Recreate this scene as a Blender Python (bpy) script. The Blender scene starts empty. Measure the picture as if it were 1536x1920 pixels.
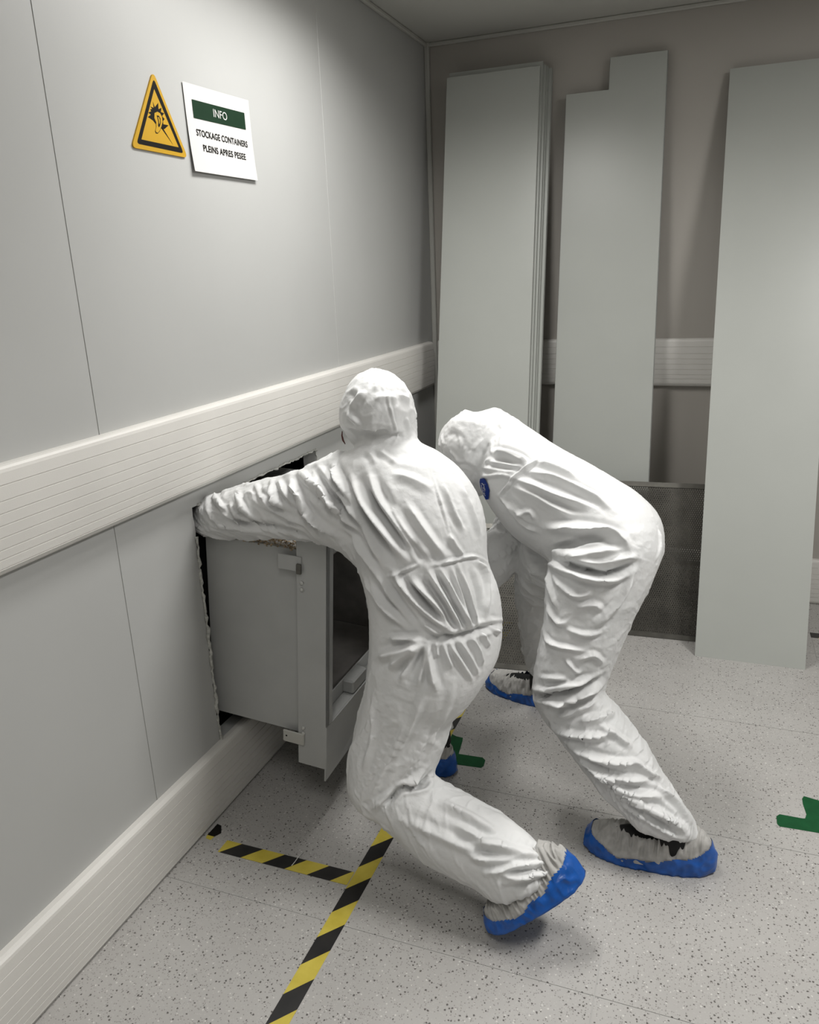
import bpy, bmesh, math, random
import numpy as np
from mathutils import Vector, Matrix

random.seed(7)
S = bpy.context.scene
COL = S.collection

# ------------------------------------------------------------------ camera
cam_d = bpy.data.cameras.new('camera')
cam = bpy.data.objects.new('camera', cam_d)
COL.objects.link(cam)
S.camera = cam
cam_d.sensor_fit = 'HORIZONTAL'
cam_d.sensor_width = 36.0
cam_d.lens = 1465.1 / 1536.0 * 36.0
cam_d.clip_start = 0.05
R_ = Vector((0.93504528, 0.35239076, -0.03887268))
U_ = Vector((-0.06887116, 0.2881054, 0.95511886))
F_ = Vector((-0.34777449, 0.89040217, -0.29366116))
CAMPOS = Vector((1.24, 0.0, 1.46))
m = Matrix((R_, U_, -F_)).transposed().to_4x4()
m.translation = CAMPOS
cam.matrix_world = m

# ------------------------------------------------------------------ world, exposure
w = bpy.data.worlds.new('world')
S.world = w
w.use_nodes = True
w.node_tree.nodes['Background'].inputs['Color'].default_value = (0.8, 0.85, 0.9, 1)
w.node_tree.nodes['Background'].inputs['Strength'].default_value = 0.02
S.view_settings.view_transform = 'Standard'
S.view_settings.look = 'None'
S.view_settings.gamma = 1.0
S.view_settings.use_curve_mapping = False
S.view_settings.exposure = 0.16
S.cycles.adaptive_threshold = 0.03
S.cycles.max_bounces = 6
S.cycles.diffuse_bounces = 3
S.cycles.glossy_bounces = 2
S.cycles.transparent_max_bounces = 6
S.cycles.transmission_bounces = 1
S.cycles.caustics_reflective = False
S.cycles.caustics_refractive = False

# ------------------------------------------------------------------ room lights (ceiling luminaires)
CEIL = 2.389
LIGHTS = [  # x, y, power W, spread deg
    (0.52, 2.05, 14.0, 150),
    (2.20, 1.72, 33.0, 180),
    (0.90, 0.30, 4.0, 105),
    (2.15, -0.60, 5.0, 180),
]
for lx, ly, pw, sp in LIGHTS:
    ld = bpy.data.lights.new('ceiling_lamp', 'AREA')
    ld.shape = 'RECTANGLE'
    ld.size = 0.26
    ld.size_y = 0.80
    ld.energy = pw
    ld.spread = math.radians(sp)
    ld.color = (1.0, 0.99, 0.97)
    lo = bpy.data.objects.new('ceiling_lamp', ld)
    lo.location = (lx, ly, CEIL - 0.022)
    COL.objects.link(lo)

# ------------------------------------------------------------------ helpers
def tag(o, label=None, cat=None, group=None, kind=None):
    if label: o['label'] = label
    if cat: o['category'] = cat
    if group: o['group'] = group
    if kind: o['kind'] = kind
    return o

def empty(name, loc):
    o = bpy.data.objects.new(name, None)
    o.location = loc
    o.empty_display_size = 0.05
    COL.objects.link(o)
    return o

def setparent(o, p):
    o.parent = p
    def wl(q):
        v = Vector(q.location)
        while q.parent is not None:
            q = q.parent
        return v
    # every object here is built in world coordinates; only thing-Empties carry a location
    base = p
    while base.parent is not None:
        base = base.parent
    if p.parent is None:
        o.matrix_parent_inverse = Matrix.Translation(-Vector(p.location))
    return o

def obj_from_mesh(name, me, mat=None, parent=None, smooth=False):
    if mat is not None:
        me.materials.clear(); me.materials.append(mat)
    if smooth:
        me.polygons.foreach_set('use_smooth', [True] * len(me.polygons))
    o = bpy.data.objects.new(name, me)
    COL.objects.link(o)
    if parent is not None:
        setparent(o, parent)
    return o

def mesh(name, verts, faces, mat=None, parent=None, smooth=False):
    me = bpy.data.meshes.new(name)
    me.from_pydata([tuple(map(float, v)) for v in verts], [], [tuple(int(i) for i in f) for f in faces])
    me.validate()
    bm = bmesh.new(); bm.from_mesh(me)
    bmesh.ops.recalc_face_normals(bm, faces=bm.faces)
    bm.to_mesh(me); bm.free()
    return obj_from_mesh(name, me, mat, parent, smooth)

def from_bm(name, bm, mat=None, parent=None, smooth=False):
    me = bpy.data.meshes.new(name)
    bmesh.ops.recalc_face_normals(bm, faces=bm.faces)
    bm.to_mesh(me); bm.free()
    return obj_from_mesh(name, me, mat, parent, smooth)

def bm_box(bm, lo, hi, bevel=0.0, xf=None, seg=1):
    vs = [(x, y, z) for x in (lo[0], hi[0]) for y in (lo[1], hi[1]) for z in (lo[2], hi[2])]
    bv = [bm.verts.new(v) for v in vs]
    fs = [(0,1,3,2),(4,6,7,5),(0,4,5,1),(2,3,7,6),(0,2,6,4),(1,5,7,3)]
    bf = [bm.faces.new([bv[i] for i in f]) for f in fs]
    geom = bv
    if bevel > 0:
        es = list({e for f in bf for e in f.edges})
        r = bmesh.ops.bevel(bm, geom=es, offset=bevel, segments=seg, profile=0.5, affect='EDGES')
        geom = list({v for f in r['faces'] for v in f.verts} | {v for v in bv if v.is_valid})
    if xf is not None:
        for v in geom:
            v.co = Vector(xf(v.co))
    return geom

def box(name, lo, hi, mat, parent=None, bevel=0.0, xf=None, seg=1):
    bm = bmesh.new()
    bm_box(bm, lo, hi, bevel, xf, seg)
    return from_bm(name, bm, mat, parent)

def tube(name, pts, rads, mat, parent=None, n=12, closed=False, smooth=True):
    v, f = tube_vf(pts, rads, n, closed)
    return mesh(name, v, f, mat, parent, smooth)

def tube_vf(pts, rads, n=12, closed=False):
    pts = np.array(pts, float); N = len(pts)
    if np.isscalar(rads): rads = [rads] * N
    T = np.gradient(pts, axis=0)
    if closed: T = np.roll(pts, -1, 0) - np.roll(pts, 1, 0)
    T /= np.linalg.norm(T, axis=1)[:, None] + 1e-9
    ref = np.array([0, 0, 1.0]) if abs(T[0, 2]) < 0.8 else np.array([1.0, 0, 0])
    V, Fc = [], []
    a = np.linspace(0, 2 * math.pi, n, endpoint=False)
    for i in range(N):
        A = np.cross(T[i], ref); A /= np.linalg.norm(A) + 1e-9
        B = np.cross(T[i], A)
        for t in a:
            V.append(pts[i] + rads[i] * (A * math.cos(t) + B * math.sin(t)))
    M = N if closed else N - 1
    for i in range(M):
        for j in range(n):
            i2 = (i + 1) % N
            Fc.append((i * n + j, i * n + (j + 1) % n, i2 * n + (j + 1) % n, i2 * n + j))
    if not closed:
        Fc.append(tuple(range(n)))
        Fc.append(tuple((N - 1) * n + j for j in range(n))[::-1])
    return V, Fc

def prism_yz(name, poly, x0, x1, mat, parent=None):
    """polygon in (y,z) on the left wall given thickness in x"""
    n = len(poly)
    v = [(x0, a, b) for a, b in poly] + [(x1, a, b) for a, b in poly]
    f = [tuple(range(n)), tuple(range(n, 2 * n))] + [(i, (i + 1) % n, n + (i + 1) % n, n + i) for i in range(n)]
    return mesh(name, v, f, mat, parent)

def prism_xy(name, poly, z0, z1, mat, parent=None):
    n = len(poly)
    v = [(a, b, z0) for a, b in poly] + [(a, b, z1) for a, b in poly]
    f = [tuple(range(n)), tuple(range(n, 2 * n))] + [(i, (i + 1) % n, n + (i + 1) % n, n + i) for i in range(n)]
    return mesh(name, v, f, mat, parent)

def text_mesh(name, body, y0, z0, width, height, x, mat, parent, bold=0.0):
    """lettering on the left wall: left end y0, baseline z0, fitted to width and cap height"""
    cu = bpy.data.curves.new(name, 'FONT')
    cu.body = body
    cu.size = 1.0
    cu.offset = bold
    cu.space_character = 1.0 + bold * 2
    to = bpy.data.objects.new(name, cu)
    COL.objects.link(to)
    dg = bpy.context.evaluated_depsgraph_get()
    me = bpy.data.meshes.new_from_object(to.evaluated_get(dg))
    bpy.data.objects.remove(to)
    co = np.array([v.co[:] for v in me.vertices])
    mn, mx = co.min(0), co.max(0)
    for v, c in zip(me.vertices, co):
        u = (c[0] - mn[0]) / (mx[0] - mn[0])
        h = (c[1] - max(mn[1], -0.02)) / (0.70)
        v.co = (x(y0 + u * width, z0 + h * height), y0 + u * width, z0 + h * height)
    me.name = name
    return obj_from_mesh(name, me, mat, parent)

# ------------------------------------------------------------------ materials
def nodes_of(name):
    mt = bpy.data.materials.new(name)
    mt.use_nodes = True
    nt = mt.node_tree
    b = nt.nodes['Principled BSDF']
    return mt, nt, b

def N(nt, t, **kw):
    n = nt.nodes.new(t)
    for k, v in kw.items():
        setattr(n, k, v)
    return n

def pos(nt):
    return N(nt, 'ShaderNodeNewGeometry').outputs['Position']

def mapped(nt, sock, scale=(1,1,1), rot=(0,0,0)):
    mp = N(nt, 'ShaderNodeMapping')
    mp.inputs['Scale'].default_value = scale
    mp.inputs['Rotation'].default_value = rot
    nt.links.new(sock, mp.inputs['Vector'])
    return mp.outputs['Vector']

def ramp(nt, fac, stops):
    r = N(nt, 'ShaderNodeValToRGB')
    el = r.color_ramp.elements
    while len(el) < len(stops): el.new(0.5)
    for e, (p, c) in zip(el, stops):
        e.position = p
        e.color = (*c, 1) if len(c) == 3 else c
    nt.links.new(fac, r.inputs['Fac'])
    return r.outputs['Color']

def mixc(nt, fac, a, b, mode='MIX'):
    mx = N(nt, 'ShaderNodeMix', data_type='RGBA', blend_type=mode)
    for s, v in ((mx.inputs[0], fac), (mx.inputs[6], a), (mx.inputs[7], b)):
        if isinstance(v, (int, float)): s.default_value = v
        elif isinstance(v, tuple): s.default_value = (*v, 1)
        else: nt.links.new(v, s)
    return mx.outputs[2]

def noise(nt, vec, scale, detail=3, rough=0.5, dist=0.0):
    n = N(nt, 'ShaderNodeTexNoise')
    n.inputs['Scale'].default_value = scale
    n.inputs['Detail'].default_value = detail
    n.inputs['Roughness'].default_value = rough
    n.inputs['Distortion'].default_value = dist
    nt.links.new(vec, n.inputs['Vector'])
    return n.outputs['Fac']

def bump(nt, b, h, strength, dist):
    bp = N(nt, 'ShaderNodeBump')
    bp.inputs['Strength'].default_value = strength
    bp.inputs['Distance'].default_value = dist
    nt.links.new(h, bp.inputs['Height'])
    nt.links.new(bp.outputs['Normal'], b.inputs['Normal'])

def simple(name, col, rough=0.5, metal=0.0, var=0.06, scale=14.0, spec=0.5, bstr=0.0, bscale=200.0):
    mt, nt, b = nodes_of(name)
    p = pos(nt)
    n = noise(nt, p, scale, 4)
    lo = tuple(c * (1 - var) for c in col); hi = tuple(min(1, c * (1 + var)) for c in col)
    nt.links.new(ramp(nt, n, [(0.3, lo), (0.7, hi)]), b.inputs['Base Color'])
    b.inputs['Roughness'].default_value = rough
    b.inputs['Metallic'].default_value = metal
    b.inputs['Specular IOR Level'].default_value = spec
    if bstr > 0:
        bump(nt, b, noise(nt, p, bscale, 2), bstr, 0.001)
    return mt

M = {}
M['wall'] = simple('painted_wall_panel', (0.46, 0.462, 0.45), 0.36, var=0.02, scale=3.0, spec=0.45)
M['backwall'] = simple('beige_wall', (0.41, 0.385, 0.35), 0.5, var=0.02, scale=3.0)
M['ceiling'] = simple('ceiling_paint', (0.52, 0.515, 0.48), 0.55, var=0.02, scale=3.0)
M['seal'] = simple('joint_sealant', (0.42, 0.415, 0.40), 0.6)
M['trim'] = simple('white_trim', (0.46, 0.455, 0.42), 0.4, var=0.02)
M['guard'] = simple('cream_plastic_guard', (0.67, 0.652, 0.615), 0.42, var=0.03, scale=6.0, bstr=0.15, bscale=500)
M['panel'] = simple('lacquered_panel', (0.425, 0.438, 0.41), 0.34, var=0.02, scale=4.0, spec=0.5)
M['paneledge'] = simple('panel_edge', (0.33, 0.34, 0.325), 0.45, var=0.1, scale=60.0)
M['cabinet'] = simple('grey_cabinet_sheet', (0.42, 0.425, 0.415), 0.42, var=0.04, scale=9.0)
M['cabinet_in'] = simple('scuffed_steel_lining', (0.42, 0.40, 0.38), 0.33, metal=0.35, var=0.18, scale=16.0)
M['steel'] = simple('bare_steel', (0.14, 0.135, 0.12), 0.35, metal=0.8, var=0.15, scale=30.0)
M['bolt'] = simple('bolt_steel', (0.55, 0.55, 0.53), 0.35, metal=0.5)
M['cavity_shade'] = simple('black_cavity_shade', (0.012, 0.012, 0.012), 0.9)  # near-black colour stands in for the shade inside the opening
M['rim'] = simple('cut_metal_rim', (0.42, 0.42, 0.39), 0.5, var=0.35, scale=120.0, bstr=0.5)
M['foam'] = simple('foam_crumbs', (0.52, 0.40, 0.26), 0.9, var=0.55, scale=160.0, bstr=0.8, bscale=300)
M['yellow'] = simple('sign_yellow', (0.50, 0.29, 0.02), 0.55, var=0.04, spec=0.25)
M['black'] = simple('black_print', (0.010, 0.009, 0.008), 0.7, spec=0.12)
M['paper'] = simple('white_paper', (0.60, 0.59, 0.575), 0.8, var=0.01, spec=0.15)
M['greenbar'] = simple('dark_green_print', (0.010, 0.030, 0.015), 0.75, spec=0.12)
M['whiteprint'] = simple('white_print', (0.6, 0.6, 0.58), 0.7, spec=0.2)
M['green'] = simple('green_floor_tape', (0.006, 0.07, 0.022), 0.6, spec=0.2, var=0.15, scale=40.0)
M['sock'] = simple('black_cloth', (0.006, 0.006, 0.006), 0.85)
M['blue'] = simple('blue_plastic_film', (0.008, 0.085, 0.36), 0.28, var=0.25, scale=30.0, bstr=0.6, bscale=60)
M['gauze'] = simple('greyish_nonwoven', (0.43, 0.42, 0.40), 0.75, var=0.12, scale=60.0, bstr=0.5, bscale=150)
M['skin'] = simple('skin', (0.50, 0.29, 0.21), 0.5, var=0.08)
M['mask'] = simple('white_mask', (0.66, 0.66, 0.64), 0.7, var=0.03)
M['glove'] = simple('white_glove', (0.68, 0.68, 0.67), 0.5, var=0.04)
M['strap'] = simple('dark_red_strap', (0.10, 0.02, 0.015), 0.5)
M['badge'] = simple('badge_blue', (0.006, 0.03, 0.20), 0.45, var=0.05)
M['lampframe'] = simple('lamp_frame', (0.75, 0.75, 0.74), 0.4)

def suit_material():
    mt, nt, b = nodes_of('white_nonwoven_coverall')
    p = pos(nt)
    b.inputs['Base Color'].default_value = (0.80, 0.80, 0.79, 1)
    n = noise(nt, p, 10, 3)
    nt.links.new(ramp(nt, n, [(0.3, (0.69, 0.695, 0.69)), (0.7, (0.74, 0.74, 0.735))]), b.inputs['Base Color'])
    b.inputs['Roughness'].default_value = 0.55
    b.inputs['Specular IOR Level'].default_value = 0.35
    bump(nt, b, noise(nt, p, 70, 3, 0.6, 0.8), 0.22, 0.003)
    return mt
M['suit'] = suit_material()

def floor_material():
    mt, nt, b = nodes_of('speckled_vinyl')
    p = pos(nt)
    base = ramp(nt, noise(nt, p, 5, 3), [(0.3, (0.385, 0.372, 0.355)), (0.7, (0.42, 0.408, 0.39))])
    def specks(scale, thr, rad, seed):
        v = N(nt, 'ShaderNodeTexVoronoi', feature='F1')
        v.inputs['Scale'].default_value = scale
        mp = N(nt, 'ShaderNodeMapping'); mp.inputs['Location'].default_value = (seed, seed * 1.7, 0)
        nt.links.new(p, mp.inputs['Vector'])
        dn = N(nt, 'ShaderNodeTexNoise'); dn.inputs['Scale'].default_value = scale * 1.6
        nt.links.new(mp.outputs[0], dn.inputs['Vector'])
        ad = N(nt, 'ShaderNodeVectorMath', operation='MULTIPLY_ADD')
        nt.links.new(dn.outputs['Color'], ad.inputs[0]); ad.inputs[1].default_value = (0.5 / scale,) * 3
        nt.links.new(mp.outputs[0], ad.inputs[2])
        nt.links.new(ad.outputs[0], v.inputs['Vector'])
        sp = N(nt, 'ShaderNodeSeparateColor'); nt.links.new(v.outputs['Color'], sp.inputs[0])
        g = N(nt, 'ShaderNodeMath', operation='GREATER_THAN'); nt.links.new(sp.outputs[0], g.inputs[0]); g.inputs[1].default_value = thr
        l = N(nt, 'ShaderNodeMath', operation='LESS_THAN'); nt.links.new(v.outputs['Distance'], l.inputs[0]); l.inputs[1].default_value = rad
        mu = N(nt, 'ShaderNodeMath', operation='MULTIPLY'); nt.links.new(g.outputs[0], mu.inputs[0]); nt.links.new(l.outputs[0], mu.inputs[1])
        return mu.outputs[0]
    c = mixc(nt, specks(240, 0.72, 0.42, 3.0), base, (0.43, 0.42, 0.40))
    c = mixc(nt, specks(260, 0.78, 0.40, 9.0), c, (0.26, 0.25, 0.235))
    c = mixc(nt, specks(150, 0.84, 0.34, 1.0), c, (0.10, 0.093, 0.085))
    c = mixc(nt, specks(150, 0.90, 0.32, 5.0), c, (0.56, 0.55, 0.52))
    nt.links.new(c, b.inputs['Base Color'])
    b.inputs['Roughness'].default_value = 0.42
    b.inputs['Specular IOR Level'].default_value = 0.4
    bump(nt, b, noise(nt, p, 300, 2), 0.08, 0.001)
    return mt
M['floor'] = floor_material()

def stripe_material(name, along, period, off, skew):
    """black and yellow hazard print: along = axis index, stripes slanted by skew"""
    mt, nt, b = nodes_of(name)
    p = pos(nt)
    sx = N(nt, 'ShaderNodeSeparateXYZ'); nt.links.new(p, sx.inputs[0])
    a, c = (1, 0) if along == 1 else (0, 1)
    ml = N(nt, 'ShaderNodeMath', operation='MULTIPLY_ADD')
    nt.links.new(sx.outputs[c], ml.inputs[0]); ml.inputs[1].default_value = skew
    nt.links.new(sx.outputs[a], ml.inputs[2])
    su = N(nt, 'ShaderNodeMath', operation='SUBTRACT'); nt.links.new(ml.outputs[0], su.inputs[0]); su.inputs[1].default_value = off
    dv = N(nt, 'ShaderNodeMath', operation='DIVIDE'); nt.links.new(su.outputs[0], dv.inputs[0]); dv.inputs[1].default_value = period
    fr = N(nt, 'ShaderNodeMath', operation='FRACT'); nt.links.new(dv.outputs[0], fr.inputs[0])
    gt = N(nt, 'ShaderNodeMath', operation='GREATER_THAN'); nt.links.new(fr.outputs[0], gt.inputs[0]); gt.inputs[1].default_value = 0.5
    n = noise(nt, p, 25, 4)
    ye = ramp(nt, n, [(0.3, (0.50, 0.40, 0.05)), (0.7, (0.60, 0.49, 0.08))])
    bl = ramp(nt, n, [(0.3, (0.010, 0.010, 0.010)), (0.7, (0.020, 0.018, 0.017))])
    nt.links.new(mixc(nt, gt.outputs[0], ye, bl), b.inputs['Base Color'])
    b.inputs['Roughness'].default_value = 0.4
    return mt

def perforated_material():
    mt, nt, b = nodes_of('perforated_steel')
    p = pos(nt)
    sx = N(nt, 'ShaderNodeSeparateXYZ'); nt.links.new(p, sx.inputs[0])
    def wave(sock, k, ph=0.0):
        m_ = N(nt, 'ShaderNodeMath', operation='MULTIPLY_ADD'); nt.links.new(sock, m_.inputs[0]); m_.inputs[1].default_value = k; m_.inputs[2].default_value = ph
        c_ = N(nt, 'ShaderNodeMath', operation='COSINE'); nt.links.new(m_.outputs[0], c_.inputs[0])
        return c_.outputs[0]
    k = 2 * math.pi / 0.009
    pr = N(nt, 'ShaderNodeMath', operation='MULTIPLY')
    nt.links.new(wave(sx.outputs[0], k / 1.0), pr.inputs[0]); nt.links.new(wave(sx.outputs[2], k / 1.73 * 1.0), pr.inputs[1])
    g = N(nt, 'ShaderNodeMath', operation='GREATER_THAN'); nt.links.new(pr.outputs[0], g.inputs[0]); g.inputs[1].default_value = 0.42
    tr = N(nt, 'ShaderNodeBsdfTransparent')
    mx = N(nt, 'ShaderNodeMixShader')
    nt.links.new(g.outputs[0], mx.inputs[0]); nt.links.new(b.outputs[0], mx.inputs[1]); nt.links.new(tr.outputs[0], mx.inputs[2])
    nt.links.new(mx.outputs[0], nt.nodes['Material Output'].inputs['Surface'])
    nt.links.new(ramp(nt, noise(nt, p, 12, 4), [(0.3, (0.05, 0.047, 0.04)), (0.7, (0.085, 0.08, 0.068))]), b.inputs['Base Color'])
    b.inputs['Metallic'].default_value = 0.6
    b.inputs['Roughness'].default_value = 0.42
    return mt
M['perf'] = perforated_material()

def emit(name, col, s):
    mt, nt, b = nodes_of(name)
    b.inputs['Emission Color'].default_value = (*col, 1)
    b.inputs['Emission Strength'].default_value = s
    b.inputs['Base Color'].default_value = (0.8, 0.8, 0.8, 1)
    return mt
M['diffuser'] = emit('lamp_diffuser', (1.0, 0.965, 0.90), 3.0)

# ================================================================== ROOM
XR, YF, YB = 3.6, -1.9, 3.58
JOINTS = [-1.087, 0.121, 1.331, 2.541]

# ---- floor with single tiles
TS = 0.5875
fl = box('floor', (-0.05, YF - 0.05, -0.06), (XR + 0.05, YB + 0.05, -0.0012), M['seal'])
tag(fl, kind='structure')
bm = bmesh.new(); bm_box(bm, (0.0012, 0.0012, -0.0012), (TS - 0.0012, TS - 0.0012, 0.0))
tile_me = bpy.data.meshes.new('tile'); bmesh.ops.recalc_face_normals(bm, faces=bm.faces); bm.to_mesh(tile_me); bm.free()
tile_me.materials.append(M['floor'])
x = 1.103 - 2 * TS
while x < XR:
    y = 1.2975 - 6 * TS
    while y < YB:
        t = bpy.data.objects.new('tile', tile_me)
        COL.objects.link(t)
        t.parent = fl
        t.location = (x, y, 0)
        # trim the outermost tiles to the room
        sx = min(TS, XR - x) / TS; sy = min(TS, YB - y) / TS
        if y < YF:
            t.location.y = YF; sy = (y + TS - YF) / TS
        if x < 0:
            t.location.x = 0.0; sx = (x + TS) / TS
        t.scale = (sx, max(sy, 0.02), 1)
        y += TS
    x += TS
# ---- ceiling
tag(box('ceiling', (-0.05, YF - 0.05, CEIL), (XR + 0.05, YB + 0.05, CEIL + 0.06), M['ceiling']), kind='structure')

# ---- left wall: battens behind the joints + single panels, one with the cut opening
bm = bmesh.new()
for j in JOINTS:
    bm_box(bm, (-0.06, j - 0.03, 0.0), (-0.0016, j + 0.03, CEIL))
wl_ = from_bm('wall_left', bm, M['seal'])
tag(wl_, kind='structure')
edges = [YF] + JOINTS + [YB]
G = 0.0009
for a, b_ in zip(edges[:-1], edges[1:]):
    if abs(a - 1.331) < 1e-6:
        continue
    box('panel', (-0.05, a + G, 0.0), (0.0, b_ - G, CEIL), M['wall'], wl_, bevel=0.0010)
# panel with the hole
random.seed(3)
HY0, HY1, HZ0, HZ1 = 1.618, 2.319, 0.192, 0.894
hole = []
def jag(p, q, n, amp):
    out = []
    for i in range(n):
        t = i / n
        x_ = p[0] + (q[0] - p[0]) * t; z_ = p[1] + (q[1] - p[1]) * t
        j1 = random.uniform(-amp, amp) if i else 0
        j2 = random.uniform(-amp, amp) if i else 0
        out.append((x_ + j1 * (abs(q[1] - p[1]) > 0.1), z_ + j2 * (abs(q[0] - p[0]) > 0.1)))
    return out
hole += jag((HY0, HZ1), (HY1, HZ1 - 0.002), 26, 0.0012)
hole += jag((HY1, HZ1 - 0.002), (HY1 - 0.004, HZ0), 14, 0.002)
hole += jag((HY1 - 0.004, HZ0), (HY0 - 0.006, HZ0), 14, 0.002)
hole += jag((HY0 - 0.006, HZ0), (HY0, HZ1), 30, 0.004)
bm = bmesh.new()
ya, yb = 1.331 + G, 2.541 - G
outer = [bm.verts.new((0, *p)) for p in ((ya, 0), (yb, 0), (yb, CEIL), (ya, CEIL))]
inner = [bm.verts.new((0, *p)) for p in hole]
oe = [bm.edges.new((outer[i], outer[(i + 1) % 4])) for i in range(4)]
ie = [bm.edges.new((inner[i], inner[(i + 1) % len(inner)])) for i in range(len(inner))]
bmesh.ops.triangle_fill(bm, use_beauty=True, use_dissolve=False, edges=oe + ie)
ex = bmesh.ops.extrude_face_region(bm, geom=bm.faces[:])
for g in ex['geom']:
    if isinstance(g, bmesh.types.BMVert):
        g.co.x -= 0.05
hp = from_bm('panel', bm, M['wall'], wl_)
# torn lining round the cut edge
def bead(pts, r, name):
    rr = [r * random.uniform(0.45, 1.5) for _ in pts]
    P = [(random.uniform(0.0, 0.005), a + random.uniform(-0.003, 0.003), b + random.uniform(-0.003, 0.003)) for a, b in pts]
    return tube(name, P, rr, M['rim'], hp, n=7)
def lerp_pts(p, q, n): return [(p[0] + (q[0] - p[0]) * i / (n - 1), p[1] + (q[1] - p[1]) * i / (n - 1)) for i in range(n)]
bead(lerp_pts((HY0 - 0.001, HZ1 - 0.08), (HY0 - 0.006, HZ0 - 0.004), 60), 0.0042, 'cut_edge_lip')
bead(lerp_pts((HY0 + 0.02, HZ1 + 0.001), (HY1, HZ1), 60), 0.003, 'cut_edge_lip')
bead(lerp_pts((HY1, HZ1), (HY1, HZ1 - 0.1), 14), 0.003, 'cut_edge_lip')
bead(lerp_pts((HY0 - 0.004, HZ0 - 0.001), (HY0 + 0.3, HZ0 - 0.001), 26), 0.003, 'cut_edge_lip')
# shaft behind the opening, its shade put into the near-black colour
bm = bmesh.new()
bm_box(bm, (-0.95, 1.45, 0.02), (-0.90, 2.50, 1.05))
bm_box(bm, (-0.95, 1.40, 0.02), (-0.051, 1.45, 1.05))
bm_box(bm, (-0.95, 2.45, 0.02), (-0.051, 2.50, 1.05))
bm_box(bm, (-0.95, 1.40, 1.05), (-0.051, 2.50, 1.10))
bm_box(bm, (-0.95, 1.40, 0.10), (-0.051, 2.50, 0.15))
tag(from_bm('wall_shaft', bm, M['cavity_shade']), kind='structure')

# ---- back, right and front walls
tag(box('wall_back', (-0.05, YB, 0.0), (XR + 0.05, YB + 0.06, CEIL), M['backwall']), kind='structure')
tag(box('wall_right', (XR, YF, 0.0), (XR + 0.06, YB, CEIL), M['wall']), kind='structure')
tag(box('wall_front', (-0.05, YF - 0.06, 0.0), (XR + 0.05, YF, CEIL), M['wall']), kind='structure')

# ---- ribbed wall guards
def guard_profile(zb, zt, d):
    H = zt - zb
    P = [(0.0, zt), (d * 0.45, zt), (d * 0.66, zt - 0.002), (d * 0.80, zt - 0.006), (d * 0.86, zt - 0.012)]
    grooves = [0.17, 0.31, 0.42, 0.53, 0.64, 0.75, 0.84, 0.93]
    def bulge(t):
        return d * (0.86 + 0.14 * math.sin(math.pi * min(1, max(0, t))))
    for g in grooves:
        for dz, dd in ((-0.0013, 0), (-0.0004, 0.0016), (0.0004, 0.0016), (0.0013, 0)):
            t = g + dz / H
            P.append((bulge(t) - dd, zt - t * H))
    P += [(d * 0.84, zb + 0.010), (d * 0.74, zb + 0.004), (d * 0.55, zb), (0.0, zb)]
    return P
def guard(name, prof, axis, a0, a1, base, sgn, cap):
    ns = 2
    V, Fc = [], []
    n = len(prof)
    for k, a in enumerate((a0, a1)):
        for (o, z) in prof:
            aa = a
            if k == 1: aa = a - cap * o
            if axis == 'y': V.append((base + sgn * o, aa, z))
            else: V.append((aa, base + sgn * o, z))
    for i in range(n):
        Fc.append((i, (i + 1) % n, n + (i + 1) % n, n + i))
    Fc.append(tuple(range(n))); Fc.append(tuple(range(n, 2 * n)))
    return mesh(name, V, Fc, M['guard'])
tag(guard('trim_1', guard_profile(0.944, 1.146, 0.034), 'y', YF, 3.505, 0.0, 1, 0.5), kind='structure')
tag(guard('trim_2', guard_profile(0.944, 1.146, 0.034), 'x', 0.03, XR, YB, -1, 0.0), kind='structure')
tag(guard('baseboard_left', guard_profile(0.0, 0.203, 0.030), 'y', YF, YB - 0.02, 0.0, 1, 0.0), kind='structure')
tag(guard('baseboard_back', guard_profile(0.0, 0.203, 0.030), 'x', 0.03, XR, YB, -1, 0.0), kind='structure')
tag(guard('baseboard_right', guard_profile(0.0, 0.203, 0.030), 'y', YF, YB, XR, -1, 0.0), kind='structure')
# corner and ceiling coves
tag(box('trim_3', (0.0, YB - 0.022, 0.203), (0.022, YB, CEIL), M['trim'], bevel=0.004), kind='structure')
tag(box('trim_4', (0.0, YB - 0.016, CEIL - 0.016), (XR, YB, CEIL), M['trim'], bevel=0.004), kind='structure')
tag(box('trim_5', (0.0, YF, CEIL - 0.016), (0.016, YB, CEIL), M['trim'], bevel=0.004), kind='structure')

# ---- ceiling luminaires (out of the picture, over the work area and behind the camera)
lamp_words = ['above the person at the opening', 'right of the two people', 'nearer the camera by the left wall', 'behind the camera on the right']
for (lx, ly, pw, sp), wd in zip(LIGHTS, lamp_words):
    r = empty('ceiling_light', (lx, ly, CEIL))
    tag(r, 'long flush white ceiling light ' + wd, 'light', 'long ceiling lights')
    bm = bmesh.new()
    for (a, b_, c, d_) in ((-.155, -.43, -.135, .43), (.135, -.43, .155, .43), (-.135, -.43, .135, -.405), (-.135, .405, .135, .43)):
        bm_box(bm, (lx + a, ly + b_, CEIL - 0.02), (lx + c, ly + d_, CEIL))
    from_bm('frame', bm, M['lampframe'], r)
    box('diffuser', (lx - .135, ly - .405, CEIL - 0.016), (lx + .135, ly + .405, CEIL - 0.002), M['diffuser'], r)

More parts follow.
